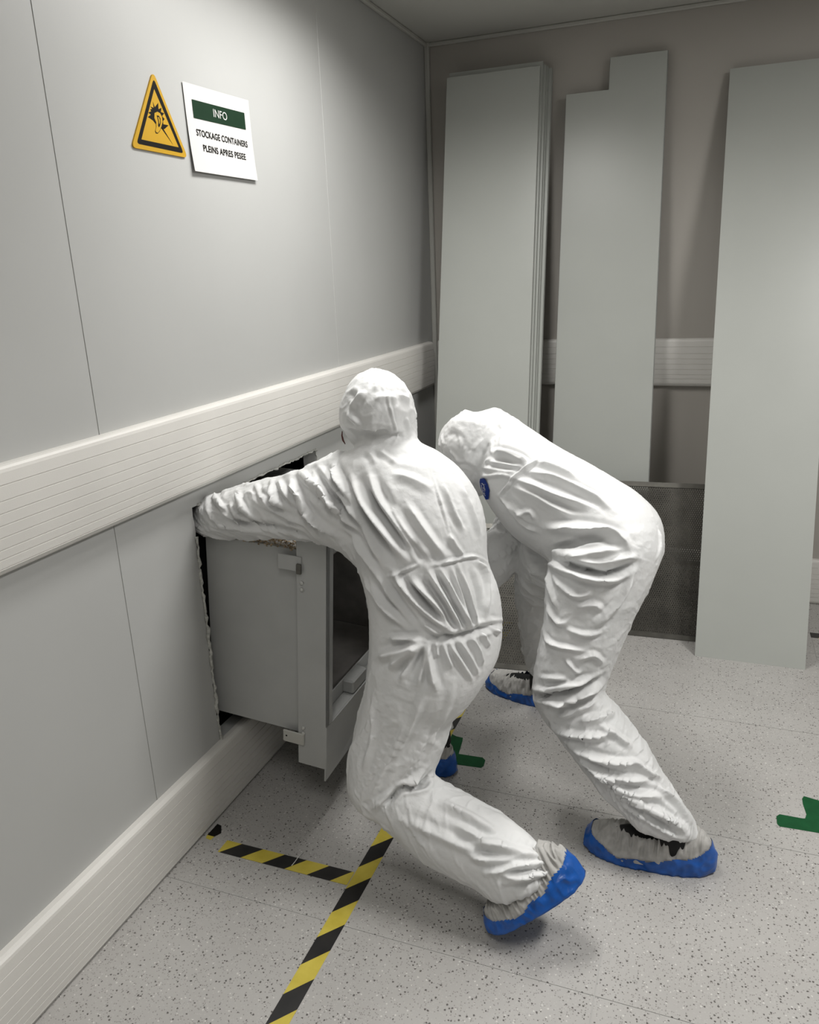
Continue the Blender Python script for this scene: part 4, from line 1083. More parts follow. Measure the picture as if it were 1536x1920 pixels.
STROKES = {"A":[[0.012,0.008,[[0.4207,1.6149,1.0327],[0.4857,1.5561,0.9746],[0.5326,1.5299,0.9197],[0.5952,1.5034,0.8109]]],[0.018000000000000002,0.009,[[0.4717,1.5783,1.0199],[0.5597,1.5272,0.9378],[0.654,1.5099,0.8386]]],[0.0165,0.008,[[0.5289,1.5716,1.0297],[0.5732,1.536,0.9673],[0.6214,1.5209,0.9134],[0.6673,1.5155,0.8454]]],[0.013499999999999998,0.008,[[0.5758,1.5444,0.9849],[0.652,1.5211,0.8922],[0.7021,1.5297,0.836]]],[0.009000000000000001,0.008,[[0.6261,1.5484,0.9735],[0.6781,1.537,0.9065],[0.7228,1.5467,0.8444]]],[0.006,0.01,[[0.585,1.5746,1.0269],[0.6283,1.5809,1.0166],[0.6778,1.5891,0.9901]]],[0.0045000000000000005,0.003,[[0.6457,1.6421,1.0447],[0.6959,1.5856,0.9674],[0.7348,1.5604,0.8507]]],[0.009000000000000001,0.008,[[0.4604,1.5557,0.902],[0.5402,1.5211,0.8491],[0.587,1.5038,0.806]]],[0.0165,0.008,[[0.3267,1.6162,1.0092],[0.3946,1.5721,0.9812],[0.4818,1.5536,0.9199],[0.5263,1.5295,0.9003]]],[0.0195,0.008,[[0.3042,1.6091,0.9925],[0.3451,1.5714,0.9613],[0.3815,1.5572,0.9178],[0.4434,1.5579,0.8722]]],[0.018000000000000002,0.007,[[0.234,1.6403,0.9764],[0.267,1.5931,0.9569],[0.2895,1.5738,0.9383],[0.3122,1.5656,0.9302]]],[0.0165,0.006,[[0.1405,1.6247,0.9416],[0.1725,1.591,0.9129],[0.1947,1.5847,0.8983]]],[0.015,0.006,[[0.0359,1.6706,0.9165],[0.0845,1.6167,0.9105],[0.1132,1.605,0.8989]]],[0.015,0.008,[[0.4175,1.6154,1.0311],[0.476,1.5648,0.9907],[0.5265,1.5358,0.9491]]],[0.013499999999999998,0.007,[[0.3721,1.6239,1.0295],[0.4445,1.572,0.9804],[0.511,1.5392,0.9368],[0.5418,1.5266,0.9177]]],[0.015,0.006,[[0.1837,1.6444,0.9613],[0.23,1.5944,0.9406],[0.2542,1.5841,0.9275]]],[-0.009000000000000001,0.008,[[0.1065,1.6006,0.8741],[0.2412,1.5841,0.8757],[0.3645,1.5725,0.8621]]],[0.018000000000000002,0.007,[[0.6007,1.5043,0.8333],[0.6225,1.5,0.8053],[0.6698,1.495,0.7538],[0.7189,1.5002,0.7092],[0.7511,1.5107,0.6787]]],[0.015,0.007,[[0.643,1.5029,0.8143],[0.7054,1.5054,0.7536],[0.7323,1.5067,0.7079],[0.7553,1.5138,0.6778]]],[0.013499999999999998,0.006,[[0.6827,1.5179,0.8311],[0.7252,1.5166,0.7592],[0.7612,1.5205,0.6864]]],[0.012,0.005,[[0.7066,1.532,0.8335],[0.7515,1.5308,0.7483],[0.7837,1.5402,0.6775]]],[0.012,0.005,[[0.7389,1.561,0.8391],[0.7635,1.5527,0.7728],[0.7894,1.5477,0.6802]]],[0.013499999999999998,0.007,[[0.7658,1.6012,0.8324],[0.7864,1.6194,0.7896],[0.8006,1.5742,0.7082]]],[-0.009000000000000001,0.007,[[0.5887,1.5029,0.7979],[0.6313,1.4916,0.7507],[0.6715,1.4859,0.7095]]],[0.009000000000000001,0.005,[[0.726,1.524,0.7803],[0.7569,1.5288,0.7283],[0.7758,1.5321,0.6802]]],[0.0075,0.004,[[0.7273,1.5482,0.8347],[0.7596,1.5386,0.7513],[0.7792,1.5384,0.6887]]],[0.009000000000000001,0.006,[[0.6764,1.4875,0.7148],[0.6961,1.4897,0.7001],[0.7202,1.4939,0.6824]]],[0.0105,0.008,[[0.518,1.5373,0.785],[0.5652,1.5078,0.7524],[0.6351,1.4834,0.7059]]],[0.015,0.006,[[0.6838,1.4814,0.6779],[0.6468,1.4772,0.6748],[0.5986,1.4824,0.667]]],[0.0195,0.01,[[0.6838,1.4814,0.6779],[0.6374,1.4705,0.6464],[0.5667,1.4857,0.6116]]],[0.0195,0.01,[[0.6828,1.4801,0.6729],[0.6488,1.4679,0.6383],[0.5998,1.4642,0.5992]]],[0.012,0.006,[[0.6841,1.4799,0.6704],[0.6602,1.4646,0.6278],[0.6324,1.4475,0.5738]]],[0.0105,0.006,[[0.6877,1.4809,0.6705],[0.6865,1.4643,0.6181],[0.6745,1.4485,0.569]]],[0.015,0.008,[[0.697,1.4848,0.6781],[0.6967,1.4749,0.6418],[0.7076,1.4617,0.5951],[0.7181,1.4585,0.5596]]],[0.0105,0.006,[[0.7089,1.4882,0.6754],[0.7161,1.4786,0.6346]]],[0.0105,0.006,[[0.7206,1.4918,0.6726],[0.7339,1.4884,0.6405],[0.7473,1.4848,0.6085]]],[0.012,0.006,[[0.7319,1.4971,0.6716],[0.7585,1.4999,0.6274],[0.7845,1.514,0.571]]],[0.012,0.006,[[0.7535,1.5109,0.6734],[0.7747,1.5154,0.633],[0.7938,1.5273,0.5795]]],[0.0105,0.005,[[0.7741,1.5287,0.676],[0.7919,1.537,0.6386],[0.8012,1.5391,0.597]]],[0.009000000000000001,0.005,[[0.7934,1.5519,0.6788],[0.8101,1.5653,0.6329]]],[0.009000000000000001,0.005,[[0.8074,1.5767,0.6803],[0.8212,1.6136,0.6482]]],[0.009000000000000001,0.005,[[0.8047,1.5776,0.6962],[0.8178,1.6588,0.6585]]],[-0.015,0.007,[[0.6838,1.4816,0.6791],[0.7203,1.4934,0.6805],[0.7638,1.5201,0.6787],[0.7988,1.5608,0.6809],[0.8183,1.6568,0.6551]]],[0.0075,0.0035,[[0.5917,1.5031,0.8061],[0.6325,1.5039,0.826],[0.6661,1.5143,0.8413]]],[0.0075,0.0035,[[0.6803,1.518,0.8374],[0.6957,1.5261,0.8372],[0.731,1.5534,0.8411],[0.7638,1.5995,0.8382],[0.7814,1.6674,0.7986]]],[-0.024,0.007,[[0.5911,1.4032,0.2703],[0.6118,1.4111,0.2913],[0.6393,1.4289,0.3141],[0.6734,1.4617,0.3074],[0.6826,1.4897,0.318]]],[0.012,0.008,[[0.5594,1.4048,0.2497],[0.5967,1.4081,0.2856],[0.6305,1.4234,0.3087],[0.6805,1.4754,0.3449]]],[0.006,0.004,[[0.5165,1.4195,0.2887],[0.5554,1.4047,0.2517]]],[0.006,0.006,[[0.6603,1.441,0.5178],[0.6093,1.4234,0.3935],[0.5572,1.4043,0.2792]]],[0.006,0.008,[[0.7372,1.4761,0.511],[0.6765,1.4565,0.414],[0.6257,1.4239,0.3248]]],[0.015,0.008,[[0.8099,1.3825,0.2088],[0.8374,1.3808,0.206],[0.9308,1.4044,0.2089]]],[0.013499999999999998,0.006,[[0.8494,1.3674,0.1804],[0.8882,1.3768,0.1946],[0.932,1.399,0.2024],[0.9797,1.4338,0.1848]]],[0.013499999999999998,0.006,[[0.8716,1.3662,0.1847],[0.9355,1.3839,0.1832],[0.9841,1.4301,0.1761]]],[0.0105,0.006,[[0.8822,1.3621,0.1669],[0.9357,1.3828,0.1814],[0.9819,1.4229,0.1773]]],[0.013499999999999998,0.009,[[0.8062,1.3963,0.2298],[0.8783,1.4023,0.2295],[0.9679,1.4327,0.1969]]],[0.0105,0.009,[[0.7618,1.4189,0.2515],[0.8407,1.406,0.2381],[0.898,1.4209,0.234]]],[0.009000000000000001,0.01,[[0.6524,1.3975,0.2481],[0.7694,1.393,0.2229],[0.8333,1.3874,0.2154]]],[0.009000000000000001,0.01,[[0.7134,1.4508,0.2817],[0.7932,1.442,0.2634],[0.8731,1.4229,0.2403]]],[0.0045000000000000005,0.003,[[0.5353,1.659,1.2164],[0.5634,1.6385,1.1651],[0.57,1.6489,1.114],[0.576,1.6573,1.0861]]],[-0.006,0.008,[[0.4597,1.6449,1.199],[0.4847,1.6273,1.1898]]],[0.0075,0.008,[[0.4668,1.6238,1.1592],[0.4911,1.6252,1.1903],[0.5129,1.6317,1.2018]]],[0.0075,0.007,[[0.4581,1.6268,1.1523],[0.487,1.6147,1.1367],[0.4903,1.6175,1.1238]]],[0.006,0.008,[[0.5285,1.6239,1.1851],[0.549,1.6383,1.1892],[0.5714,1.6634,1.182]]],[-0.0045000000000000005,0.008,[[0.4711,1.6559,1.094],[0.5143,1.6458,1.1014],[0.5699,1.6571,1.0973],[0.5967,1.6906,1.085]]],[0.006,0.006,[[0.5118,1.6156,1.0649],[0.5317,1.5991,1.0544],[0.5445,1.5832,1.0438]]],[0.006,0.006,[[0.5365,1.6209,1.0685],[0.5681,1.6068,1.0543],[0.5913,1.5967,1.0454]]],[0.006,0.007,[[0.5692,1.6699,1.1908],[0.5831,1.7113,1.1721]]],[0.006,0.007,[[0.5839,1.6775,1.1402],[0.589,1.6947,1.0992]]],[-0.012,0.011,[[0.4532,1.5888,1.0214],[0.5074,1.5455,0.9664],[0.564,1.5187,0.9031],[0.6269,1.5026,0.8234]]],[-0.013499999999999998,0.011,[[0.5042,1.5731,1.028],[0.5603,1.5356,0.9665],[0.6095,1.518,0.9071],[0.6595,1.5122,0.8408]]],[-0.0105,0.01,[[0.5459,1.568,1.0253],[0.5998,1.5317,0.9518],[0.6436,1.52,0.8943],[0.6874,1.5216,0.8375]]],[-0.009000000000000001,0.01,[[0.6458,1.5211,0.8966],[0.6754,1.5225,0.8613],[0.713,1.5383,0.8402]]],[-0.0105,0.008,[[0.6307,1.501,0.8079],[0.6864,1.4983,0.7512],[0.7306,1.5039,0.7025]]],[-0.009000000000000001,0.007,[[0.6717,1.5113,0.8209],[0.7137,1.5102,0.7558],[0.749,1.5114,0.6884]]],[-0.009000000000000001,0.006,[[0.6987,1.5239,0.8252],[0.7404,1.5238,0.7532],[0.774,1.5311,0.6826]]],[-0.009000000000000001,0.008,[[0.7607,1.5841,0.8215],[0.7818,1.5729,0.7634],[0.794,1.5575,0.6928]]],[0.0105,0.007,[[0.4881,1.5527,0.8856],[0.555,1.5144,0.8271],[0.5979,1.4985,0.7731],[0.6516,1.4865,0.7197]]],[0.009000000000000001,0.006,[[0.536,1.5234,0.7957],[0.5828,1.4999,0.7446],[0.6526,1.4803,0.69]]],[0.009000000000000001,0.006,[[0.6916,1.6166,1.0022],[0.7226,1.5938,0.9419],[0.7469,1.593,0.8937]]],[0.0075,0.008,[[0.7179,1.6529,0.9941],[0.7528,1.6387,0.9306],[0.7715,1.6365,0.8685]]],[0.009000000000000001,0.006,[[0.7189,1.5634,0.9012],[0.7356,1.5674,0.8698],[0.7504,1.5781,0.842]]],[0.012,0.007,[[0.3657,1.6084,1.0119],[0.4203,1.5633,0.9684],[0.4612,1.5561,0.915]]],[-0.0105,0.008,[[0.3906,1.6019,1.0148],[0.4463,1.5667,0.9691],[0.5025,1.542,0.9289]]],[0.0105,0.006,[[0.2607,1.6214,0.9828],[0.3137,1.5756,0.9581],[0.354,1.5621,0.9249]]],[0.009000000000000001,0.006,[[0.1909,1.6027,0.9357],[0.2796,1.5766,0.9152],[0.36,1.559,0.893]]],[0.009000000000000001,0.005,[[0.1166,1.6183,0.9193],[0.1513,1.5961,0.893],[0.207,1.5896,0.8712]]],[0.0075,0.006,[[0.0613,1.6043,0.8551],[0.138,1.5976,0.8561],[0.2338,1.5928,0.8541]]],[0.009000000000000001,0.008,[[0.6963,1.4527,0.5714],[0.6587,1.4407,0.4765],[0.6094,1.4198,0.3673]]],[0.0075,0.008,[[0.7503,1.4795,0.5791],[0.7215,1.4821,0.4771],[0.683,1.4714,0.3771]]],[0.009000000000000001,0.008,[[0.5598,1.4633,0.5291],[0.5657,1.4368,0.4331],[0.5403,1.4197,0.3381]]]],"B":[[0.015,0.008,[[0.7165,1.9671,0.9926],[0.7565,1.9516,0.9925],[0.7941,1.9422,0.9795],[0.8129,1.9366,0.9685]]],[0.0105,0.006,[[0.7031,1.9653,0.9697],[0.7598,1.9381,0.9699],[0.8093,1.9336,0.9646]]],[0.0105,0.006,[[0.6871,1.9727,0.9488],[0.7471,1.9353,0.9543],[0.7978,1.9263,0.9525]]],[0.012,0.006,[[0.6809,1.9771,0.9242],[0.7428,1.9342,0.9431],[0.7901,1.922,0.9399]]],[0.015,0.009,[[0.7765,1.9238,0.9386],[0.8349,1.9165,0.9239],[0.8783,1.915,0.907],[0.946,1.9167,0.8845],[0.9924,1.9135,0.8733]]],[0.013499999999999998,0.008,[[0.8146,1.9296,0.957],[0.8737,1.9363,0.9452],[0.9245,1.9394,0.9253],[0.9843,1.9365,0.8989],[1.0365,1.9215,0.8675]]],[0.012,0.008,[[0.7728,1.9207,0.9213],[0.8365,1.9099,0.9014],[0.8889,1.9069,0.8746],[0.9498,1.8983,0.8506]]],[0.009000000000000001,0.008,[[0.8274,1.9498,0.9793],[0.8776,1.9593,0.9662],[0.9377,1.9603,0.9382]]],[0.009000000000000001,0.004,[[0.8454,1.9674,0.9871],[0.8207,1.9408,0.9723],[0.7853,1.9237,0.9436],[0.7634,1.9228,0.9135],[0.7373,1.9369,0.8829]]],[0.012,0.006,[[0.7205,1.9694,0.999],[0.7647,1.9546,0.9975],[0.7971,1.9484,0.9871],[0.8168,1.9386,0.9704]]],[0.024,0.011,[[0.8643,1.9051,0.815],[0.9173,1.8948,0.8248],[0.9771,1.8861,0.8258],[1.0353,1.8778,0.8223],[1.0685,1.872,0.8076],[1.0876,1.8684,0.7845]]],[-0.021,0.01,[[0.8794,1.9215,0.7419],[0.9549,1.8749,0.7923],[1.0121,1.8713,0.816],[1.0523,1.8719,0.8149]]],[-0.03,0.009,[[0.8784,1.928,0.7231],[0.9459,1.836,0.741],[0.9888,1.8235,0.739],[1.0291,1.8239,0.732],[1.0739,1.8452,0.7437],[1.1026,1.868,0.7599]]],[0.018000000000000002,0.011,[[0.8904,1.9096,0.7426],[0.9608,1.8412,0.7693],[1.021,1.8428,0.7831],[1.0778,1.8658,0.7888]]],[0.015,0.008,[[0.9619,1.8362,0.758],[1.023,1.8325,0.7609],[1.0795,1.8568,0.7705],[1.1096,1.8756,0.7644]]],[0.021,0.009,[[0.8834,1.9022,0.7215],[0.9421,1.8348,0.7343],[0.9897,1.8197,0.7251],[1.0452,1.8247,0.7246],[1.0891,1.8533,0.7379]]],[0.009000000000000001,0.006,[[0.8825,1.8854,0.7045],[0.8936,1.8525,0.677],[0.922,1.8179,0.6305]]],[0.012,0.007,[[0.9023,1.8496,0.702],[0.9599,1.8091,0.6795],[0.9924,1.8092,0.6832],[1.0072,1.8147,0.7047]]],[0.009000000000000001,0.006,[[0.8861,1.8505,0.626],[0.9245,1.8072,0.5989],[0.9507,1.7993,0.6104]]],[0.009000000000000001,0.007,[[0.97,1.8017,0.6479],[1.0099,1.8047,0.6604],[1.0339,1.8095,0.6434]]],[0.009000000000000001,0.006,[[0.9432,1.7969,0.5923],[0.9938,1.7907,0.5837],[1.036,1.8069,0.5908]]],[0.0105,0.006,[[0.8823,1.8307,0.5497],[0.915,1.7951,0.543],[0.9548,1.7832,0.5452],[0.9998,1.7853,0.5414]]],[0.0105,0.006,[[0.8829,1.7907,0.4456],[0.9379,1.7691,0.4659],[0.9671,1.7697,0.4633]]],[0.009000000000000001,0.005,[[0.948,1.7775,0.5192],[0.9783,1.774,0.4885],[0.994,1.7784,0.4932]]],[0.009000000000000001,0.006,[[0.9773,1.7763,0.515],[1.0157,1.7907,0.5319],[1.0392,1.8056,0.5]]],[0.012,0.008,[[1.1003,1.8607,0.7362],[1.067,1.8289,0.6613],[1.0126,1.7982,0.6008]]],[-0.03,0.008,[[0.8613,1.8129,0.381],[0.9054,1.7659,0.4123],[0.9397,1.7631,0.4293],[0.9799,1.7703,0.4438],[1.0179,1.7902,0.458],[1.0391,1.816,0.4618]]],[0.018000000000000002,0.009,[[0.8691,1.7962,0.4015],[0.9227,1.7637,0.4261],[0.9717,1.7684,0.4529],[1.0322,1.8048,0.4666]]],[0.018000000000000002,0.008,[[0.9153,1.7609,0.3856],[0.9613,1.7611,0.4126],[0.9997,1.7788,0.4306],[1.0392,1.822,0.4348]]],[0.012,0.007,[[0.8915,1.7723,0.3943],[0.9323,1.7598,0.3988],[0.966,1.7601,0.395]]],[0.006,0.004,[[1.1433,1.9776,0.814],[1.1508,1.9544,0.7777],[1.1428,1.9193,0.745]]],[0.0075,0.008,[[0.7377,1.9356,0.8879],[0.7918,1.9155,0.8517],[0.8373,1.909,0.8207]]],[0.009000000000000001,0.006,[[0.7914,1.9173,0.842],[0.8289,1.9064,0.8571],[0.8422,1.9064,0.831]]],[0.0075,0.006,[[0.7632,1.9234,0.8747],[0.8002,1.9177,0.8242],[0.8547,1.9105,0.7988]]],[0.013499999999999998,0.008,[[0.9307,1.7616,0.3577],[0.9877,1.762,0.3875],[1.0275,1.7978,0.4]]],[0.013499999999999998,0.008,[[0.9173,1.7739,0.3143],[0.9746,1.7461,0.3223],[1.0372,1.7428,0.3299],[1.0782,1.7689,0.3412]]],[0.015,0.009,[[0.9566,1.7537,0.294],[1.0296,1.7277,0.2788],[1.1072,1.7293,0.2742],[1.1486,1.7541,0.2729]]],[0.015,0.008,[[0.9758,1.745,0.2765],[1.0544,1.718,0.2442],[1.1211,1.7132,0.2423],[1.1734,1.7374,0.2369]]],[0.015,0.009,[[1.0308,1.7262,0.2469],[1.112,1.7047,0.2198],[1.1661,1.7103,0.2084],[1.2078,1.7284,0.2049]]],[0.015,0.008,[[1.0432,1.7228,0.2251],[1.1238,1.7017,0.2049],[1.1895,1.7005,0.1816],[1.2658,1.714,0.1304]]],[0.015,0.008,[[1.0674,1.7144,0.2029],[1.1467,1.6966,0.1875],[1.2119,1.6977,0.1627],[1.2665,1.7076,0.1222]]],[0.012,0.007,[[1.091,1.7084,0.1858],[1.1591,1.6911,0.1614],[1.2139,1.6862,0.1389],[1.2517,1.6993,0.1116]]],[0.0105,0.007,[[1.1168,1.7399,0.2823],[1.1721,1.7464,0.2502],[1.1937,1.7605,0.232]]],[0.012,0.007,[[1.1848,1.733,0.2294],[1.2295,1.7389,0.1891],[1.2757,1.7337,0.1309]]],[0.009000000000000001,0.008,[[1.0339,1.7611,0.3573],[1.0793,1.7616,0.3329],[1.1245,1.7656,0.2999]]],[0.0105,0.008,[[0.9895,1.7549,0.3593],[1.0327,1.7676,0.3662],[1.0718,1.8171,0.3638]]],[0.00324,0.005,[[0.5576,2.0159,1.0286],[0.5653,1.996,1.0155],[0.5725,1.9866,1.0003]]],[0.00324,0.005,[[0.5487,2.0175,1.0044],[0.5542,2.0093,0.9917]]],[-0.004319999999999999,0.01,[[0.5824,1.9861,1.0297],[0.5968,1.9791,1.0388],[0.6108,1.9718,1.0365],[0.6181,1.9659,1.0209]]],[0.004319999999999999,0.006,[[0.5694,1.9908,0.9905],[0.5775,1.9965,0.9691],[0.5883,1.9986,0.9485]]],[0.0037800000000000004,0.005,[[0.5915,1.9738,0.9952],[0.6051,1.9718,0.9818],[0.6213,1.9704,0.9597]]],[0.00324,0.005,[[0.6205,1.9685,1.0347],[0.6276,1.9635,1.019],[0.6258,1.9633,0.999]]],[0.0037800000000000004,0.005,[[0.6556,1.9657,0.9997],[0.6468,1.9648,0.9824],[0.637,1.9673,0.9627]]],[0.00324,0.005,[[0.6422,1.9627,1.0112],[0.6385,1.9639,0.9908],[0.6315,1.9666,0.9727]]],[0.00324,0.006,[[0.6873,1.9822,1.0286],[0.6753,1.973,1.0131],[0.6595,1.967,0.9967]]],[0.00324,0.005,[[0.7053,1.9895,1.0249],[0.7077,1.98,1.0058],[0.7124,1.9674,0.9876]]],[-0.0027,0.006,[[0.68,1.9806,0.9832],[0.6916,1.9809,0.9979],[0.7035,1.9853,1.0144]]],[0.00324,0.005,[[0.6878,1.9721,0.9511],[0.6955,1.9707,0.9676],[0.7184,1.9604,0.981]]],[0.0027,0.004,[[0.6946,2.0814,1.0915],[0.7148,2.0314,1.0694],[0.7274,2.0151,1.0488],[0.7327,1.9884,1.0262],[0.7295,1.9671,1.0025]]],[-0.00324,0.006,[[0.5905,1.9967,0.949],[0.6236,1.9719,0.9537],[0.6473,1.9712,0.9522],[0.6576,1.9854,0.9347]]],[0.00324,0.005,[[0.6599,1.9873,0.9329],[0.6605,1.9949,0.9207],[0.6537,2.0025,0.9066]]]]}
# amplitude, folds per metre along the limb, around it, slant, seed, sparseness
FOLDS = {
 'A': {'torso': (0.0, 5, 1.0, 0.10, 1, .5), 'head': (0.003, 14, 1.2, 0.0, 2, .35), 'armL': (0.006, 15, 0.9, 0.06, 3, .3), 'thighL': (0.004, 5, 1.0, 0.10, 4, .5), 'shankL': (0.004, 10, 0.8, 0.10, 5, .45)},
 'B': {'torso': (0.0, 4, 1.0, 0.10, 11, .5), 'head': (0.0015, 14, 1.2, 0.0, 12, .35), 'collar': (0.002, 9, 1.2, 0.0, 13, .4), 'thighL': (0.0022, 10, 1.4, 0.08, 14, .4), 'shankL': (0.0035, 10, 0.8, 0.10, 15, .45), 'thighR': (0.005, 10, 1.0, 0.06, 16, .4), 'armR': (0.005, 9, 1.0, 0.05, 17, .4)},
}

def cloth_folds(me, limbs):
    """long sharp folds that follow each limb: every skin point takes the frame of its nearest limb ring"""
    nv = len(me.vertices)
    co = np.empty(nv * 3); me.vertices.foreach_get('co', co); co = co.reshape(-1, 3)
    no = np.empty(nv * 3); me.vertex_normals.foreach_get('vector', no); no = no.reshape(-1, 3)
    disp = np.zeros(nv); tot = np.zeros(nv); co32 = co.astype(np.float32)
    for rings, fd in limbs:
        K = catmull(rings, 3)
        c, A, rb = K[:, :3], K[:, 3:6], np.maximum(K[:, 6], 0.004)
        T = np.gradient(c, axis=0); T /= np.linalg.norm(T, axis=1)[:, None] + 1e-9
        B = np.cross(T, A); B /= np.linalg.norm(B, axis=1)[:, None] + 1e-9
        ra = np.linalg.norm(A, axis=1); Au = A / (ra[:, None] + 1e-9)
        L = np.concatenate([[0], np.cumsum(np.linalg.norm(np.diff(c, axis=0), axis=1))])
        dm = np.full(nv, 1e9, np.float32); km = np.zeros(nv, int)
        for k in range(len(c)):
            W = np.stack([Au[k] / ra[k], B[k] / rb[k], T[k] / 0.03], 1).astype(np.float32)
            d = (((co32 - c[k].astype(np.float32)) @ W) ** 2).sum(1)
            mk = d < dm
            dm[mk] = d[mk]; km[mk] = k
        v = co - c[km]
        s = L[km] + (v * T[km]).sum(1)
        x_ = (v * Au[km]).sum(1) / ra[km]; y_ = (v * B[km]).sum(1) / rb[km]
        rr = np.sqrt(x_ * x_ + y_ * y_) + 1e-6; x_ /= rr; y_ /= rr
        amp, fl_, fa, sk, seed, spar = fd
        P = np.stack([(s + sk * x_ + 0.6 * sk * y_) * fl_ + seed * 3.7, fa * x_ + seed * 1.3, fa * y_ + seed], -1)
        r1 = np.clip(ridged(P) - spar, 0, 1) / (1 - spar)
        r2 = np.clip(ridged(P * np.array([1.9, 1.5, 1.5]) + 7.1) - spar, 0, 1) / (1 - spar)
        soft = pnoise(P * 0.7 + 3.3)
        dv = amp * (1.0 * r1 + 0.55 * r2 + 0.6 * soft)
        q = np.abs(np.sqrt(dm) - 1.0)
        wt = np.exp(-q / 0.07)
        disp += wt * dv; tot += wt
    disp /= tot + 1e-9
    co = co + no * disp[:, None]
    me.vertices.foreach_set('co', co.ravel()); me.update()

def coverall(key, root, extra):
    limbs = [(r_, FOLDS[key][k]) for k, r_ in RINGS[key].items()] + extra
    me = fuse('coverall', [loft(r_) for r_, _ in limbs], 0.006, 22, 1)
    cloth_folds(me, limbs)
    creases(me, STROKES.get(key, []), (0.0005, 40.0))
    return obj_from_mesh('coverall', me, M['suit'], root, True)

def limb(pts, rr):
    R = []
    pts = [np.array(p, float) for p in pts]
    for i, (p, r_) in enumerate(zip(pts, rr)):
        t = pts[min(i + 1, len(pts) - 1)] - pts[max(i - 1, 0)]
        A = np.cross(t, (0.31, 0.9, 0.28)); A /= np.linalg.norm(A) + 1e-9
        R.append([*p, *(A * r_), r_])
    return R

# ---- person A: lunging at the opening, left arm inside it
pa = empty('person', (0.72, 1.62, 0.0))
tag(pa, 'person in white hooded coverall lunging with left arm inside the wall opening', 'person')
armR_a = limb([(0.60, 1.73, 0.96), (0.625, 1.79, 0.89), (0.61, 1.84, 0.79), (0.565, 1.86, 0.71), (0.50, 1.875, 0.655), (0.465, 1.88, 0.63)], (.06, .07, .062, .055, .046, .04))
legR_a = limb([(0.66, 1.66, 0.58), (0.60, 1.76, 0.50), (0.52, 1.86, 0.44), (0.495, 1.91, 0.38), (0.50, 1.93, 0.28), (0.52, 1.94, 0.19), (0.535, 1.945, 0.130)], (.12, .105, .09, .082, .07, .062, .056))
suit_a = coverall('A', pa, [(armR_a, (0.005, 10, 1.0, 0.04, 8, .35)), (legR_a, (0.006, 11, 1.0, 0.04, 9, .35))])
tube('sock', [(0.92, 1.425, 0.150), (0.945, 1.43, 0.12), (0.965, 1.435, 0.095)], [0.04, 0.038, 0.03], M['sock'], pa, 18)
tube('sock', [(0.537, 1.945, 0.16), (0.54, 1.945, 0.10), (0.53, 1.95, 0.04)], [0.042, 0.043, 0.042], M['sock'], pa, 18)
shoe_cover(pa, (1.064, 1.456, 0.158), (-0.20, -0.062, -0.150), (-0.45, 0.18, 0.80), 0.262, 0.055, 0.026, 3, 0.36, 1.0, False)
shoe_cover(pa, (0.605, 1.925, 0.0), (-0.96, 0.24, 0), (0, 0, 1), 0.29, 0.052, 0.026, 4)
glove(pa, (-0.045, 1.705, 0.842), (-0.95, 0.25, -0.1), (0, 0, 1), 0.35, 1)
glove(pa, (0.462, 1.882, 0.628), (-0.85, 0.20, -0.45), (-0.4, 0, 0.9), 0.6, -1)
fa = face(pa, (0.478, 1.775, 1.118), (-0.55, 0.80, -0.22), (0, 0, 1))
tube('mask_strap', [(0.418, 1.680, 1.098), (0.4135, 1.686, 1.086), (0.4135, 1.69, 1.074), (0.418, 1.692, 1.064)], [0.001, 0.002, 0.0025, 0.001], M['strap'], fa, 8)

# ---- person B: bent double behind, reaching down to the cabinet
pb = empty('person', (1.0, 2.0, 0.0))
tag(pb, 'person in white hooded coverall bending forward beside the dark perforated grilles', 'person')
armL_b = limb([(0.76, 2.08, 0.96), (0.68, 2.11, 0.92), (0.60, 2.12, 0.885), (0.52, 2.12, 0.87), (0.46, 2.12, 0.86), (0.43, 2.12, 0.855)], (.085, .068, .06, .052, .044, .04))
suit_b = coverall('B', pb, [(armL_b, (0.005, 10, 1.0, 0.04, 18, .35))])
tube('sock', [(1.225, 1.745, 0.125), (1.235, 1.75, 0.08), (1.235, 1.755, 0.04)], [0.045, 0.046, 0.046], M['sock'], pb, 18)
tube('sock', [(0.772, 2.39, 0.16), (0.765, 2.41, 0.09), (0.76, 2.42, 0.04)], [0.04, 0.042, 0.042], M['sock'], pb, 18)
shoe_cover(pb, (1.340, 1.752, 0.0), (-1, 0.03, 0), (0, 0, 1), 0.325, 0.058, 0.028, 7, 0.42)
shoe_cover(pb, (0.845, 2.400, 0.0), (-0.95, 0.28, 0), (0, 0, 1), 0.30, 0.055, 0.028, 9)
glove(pb, (0.425, 2.12, 0.855), (-0.95, 0.0, -0.25), (-0.2, 0, 1), 0.6, 1)
glove(pb, (0.592, 2.09, 0.525), (-0.85, -0.2, -0.35), (-0.3, 0.2, 0.9), 0.5, -1)
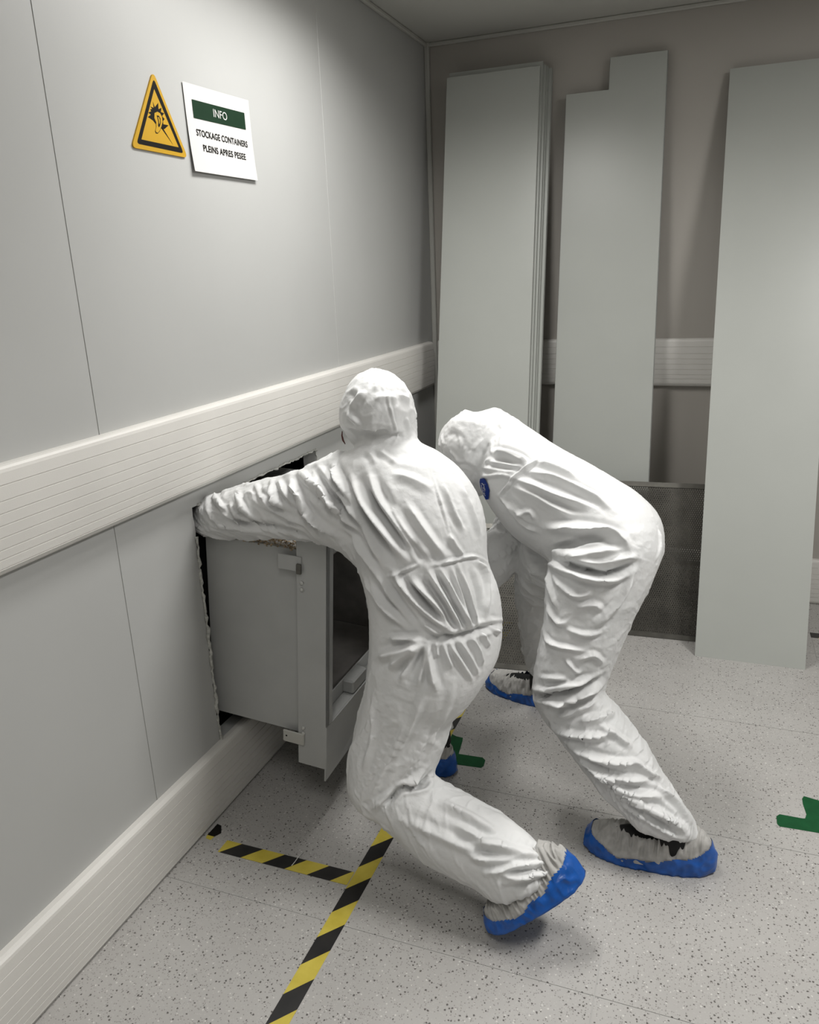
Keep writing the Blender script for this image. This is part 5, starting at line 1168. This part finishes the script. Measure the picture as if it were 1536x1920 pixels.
fb_ = face(pb, (0.622, 2.095, 0.965), (-0.45, 0.25, -0.85), (-0.85, 0.0, 0.5))

BADGE = {"outline":[[0.6805,1.9753,0.919],[0.6927,1.9627,0.9244],[0.6992,1.9572,0.9228],[0.7071,1.9531,0.9103],[0.712,1.9529,0.8937],[0.7051,1.9665,0.8652],[0.6953,1.9765,0.8613],[0.686,1.9812,0.8762],[0.679,1.9832,0.8936],[0.6774,1.9809,0.9083]],"script":[[[0.6839,1.9754,0.9061],[0.6882,1.9708,0.9085],[0.6931,1.9677,0.9036],[0.6973,1.9665,0.8931]],[[0.6905,1.9697,0.9049],[0.7004,1.9595,0.9092],[0.6939,1.9683,0.8985],[0.6954,1.9675,0.8957]],[[0.6897,1.9725,0.8971],[0.6931,1.9707,0.8917],[0.6985,1.9659,0.8913]],[[0.69,1.9747,0.8874],[0.6967,1.9685,0.8874],[0.6934,1.9729,0.882]],[[0.6911,1.9755,0.8801],[0.6959,1.9713,0.8795]],[[0.6849,1.9753,0.9031],[0.6851,1.9779,0.8923],[0.6891,1.9775,0.8794],[0.6965,1.9723,0.8732]]]}
def patch(name, P, off, mat, parent):
    P = [Vector(p) for p in P]
    c = sum(P, Vector()) / len(P)
    n = Vector((0, 0, 0))
    for i in range(len(P)):
        n += (P[i] - c).cross(P[(i + 1) % len(P)] - c)
    n.normalize()
    if n.dot(CAMPOS - c) < 0: n = -n
    V = [c + n * off] + [p + n * off for p in P] + [c + n * (off - 0.0012)] + [p + n * (off - 0.0012) for p in P]
    k = len(P)
    F = [(0, 1 + i, 1 + (i + 1) % k) for i in range(k)] + [(k + 1, k + 2 + (i + 1) % k, k + 2 + i) for i in range(k)] + [(1 + i, 1 + (i + 1) % k, k + 2 + (i + 1) % k, k + 2 + i) for i in range(k)]
    return mesh(name, V, F, mat, parent), n
bd, bn = patch('chest_badge', BADGE['outline'], 0.004, M['badge'], suit_b)
tag(bd, 'blue chest sticker with white script')
for ln in BADGE['script']:
    tube('badge_script', [Vector(p) + bn * 0.0048 for p in ln], 0.0007, M['whiteprint'], suit_b, 5)
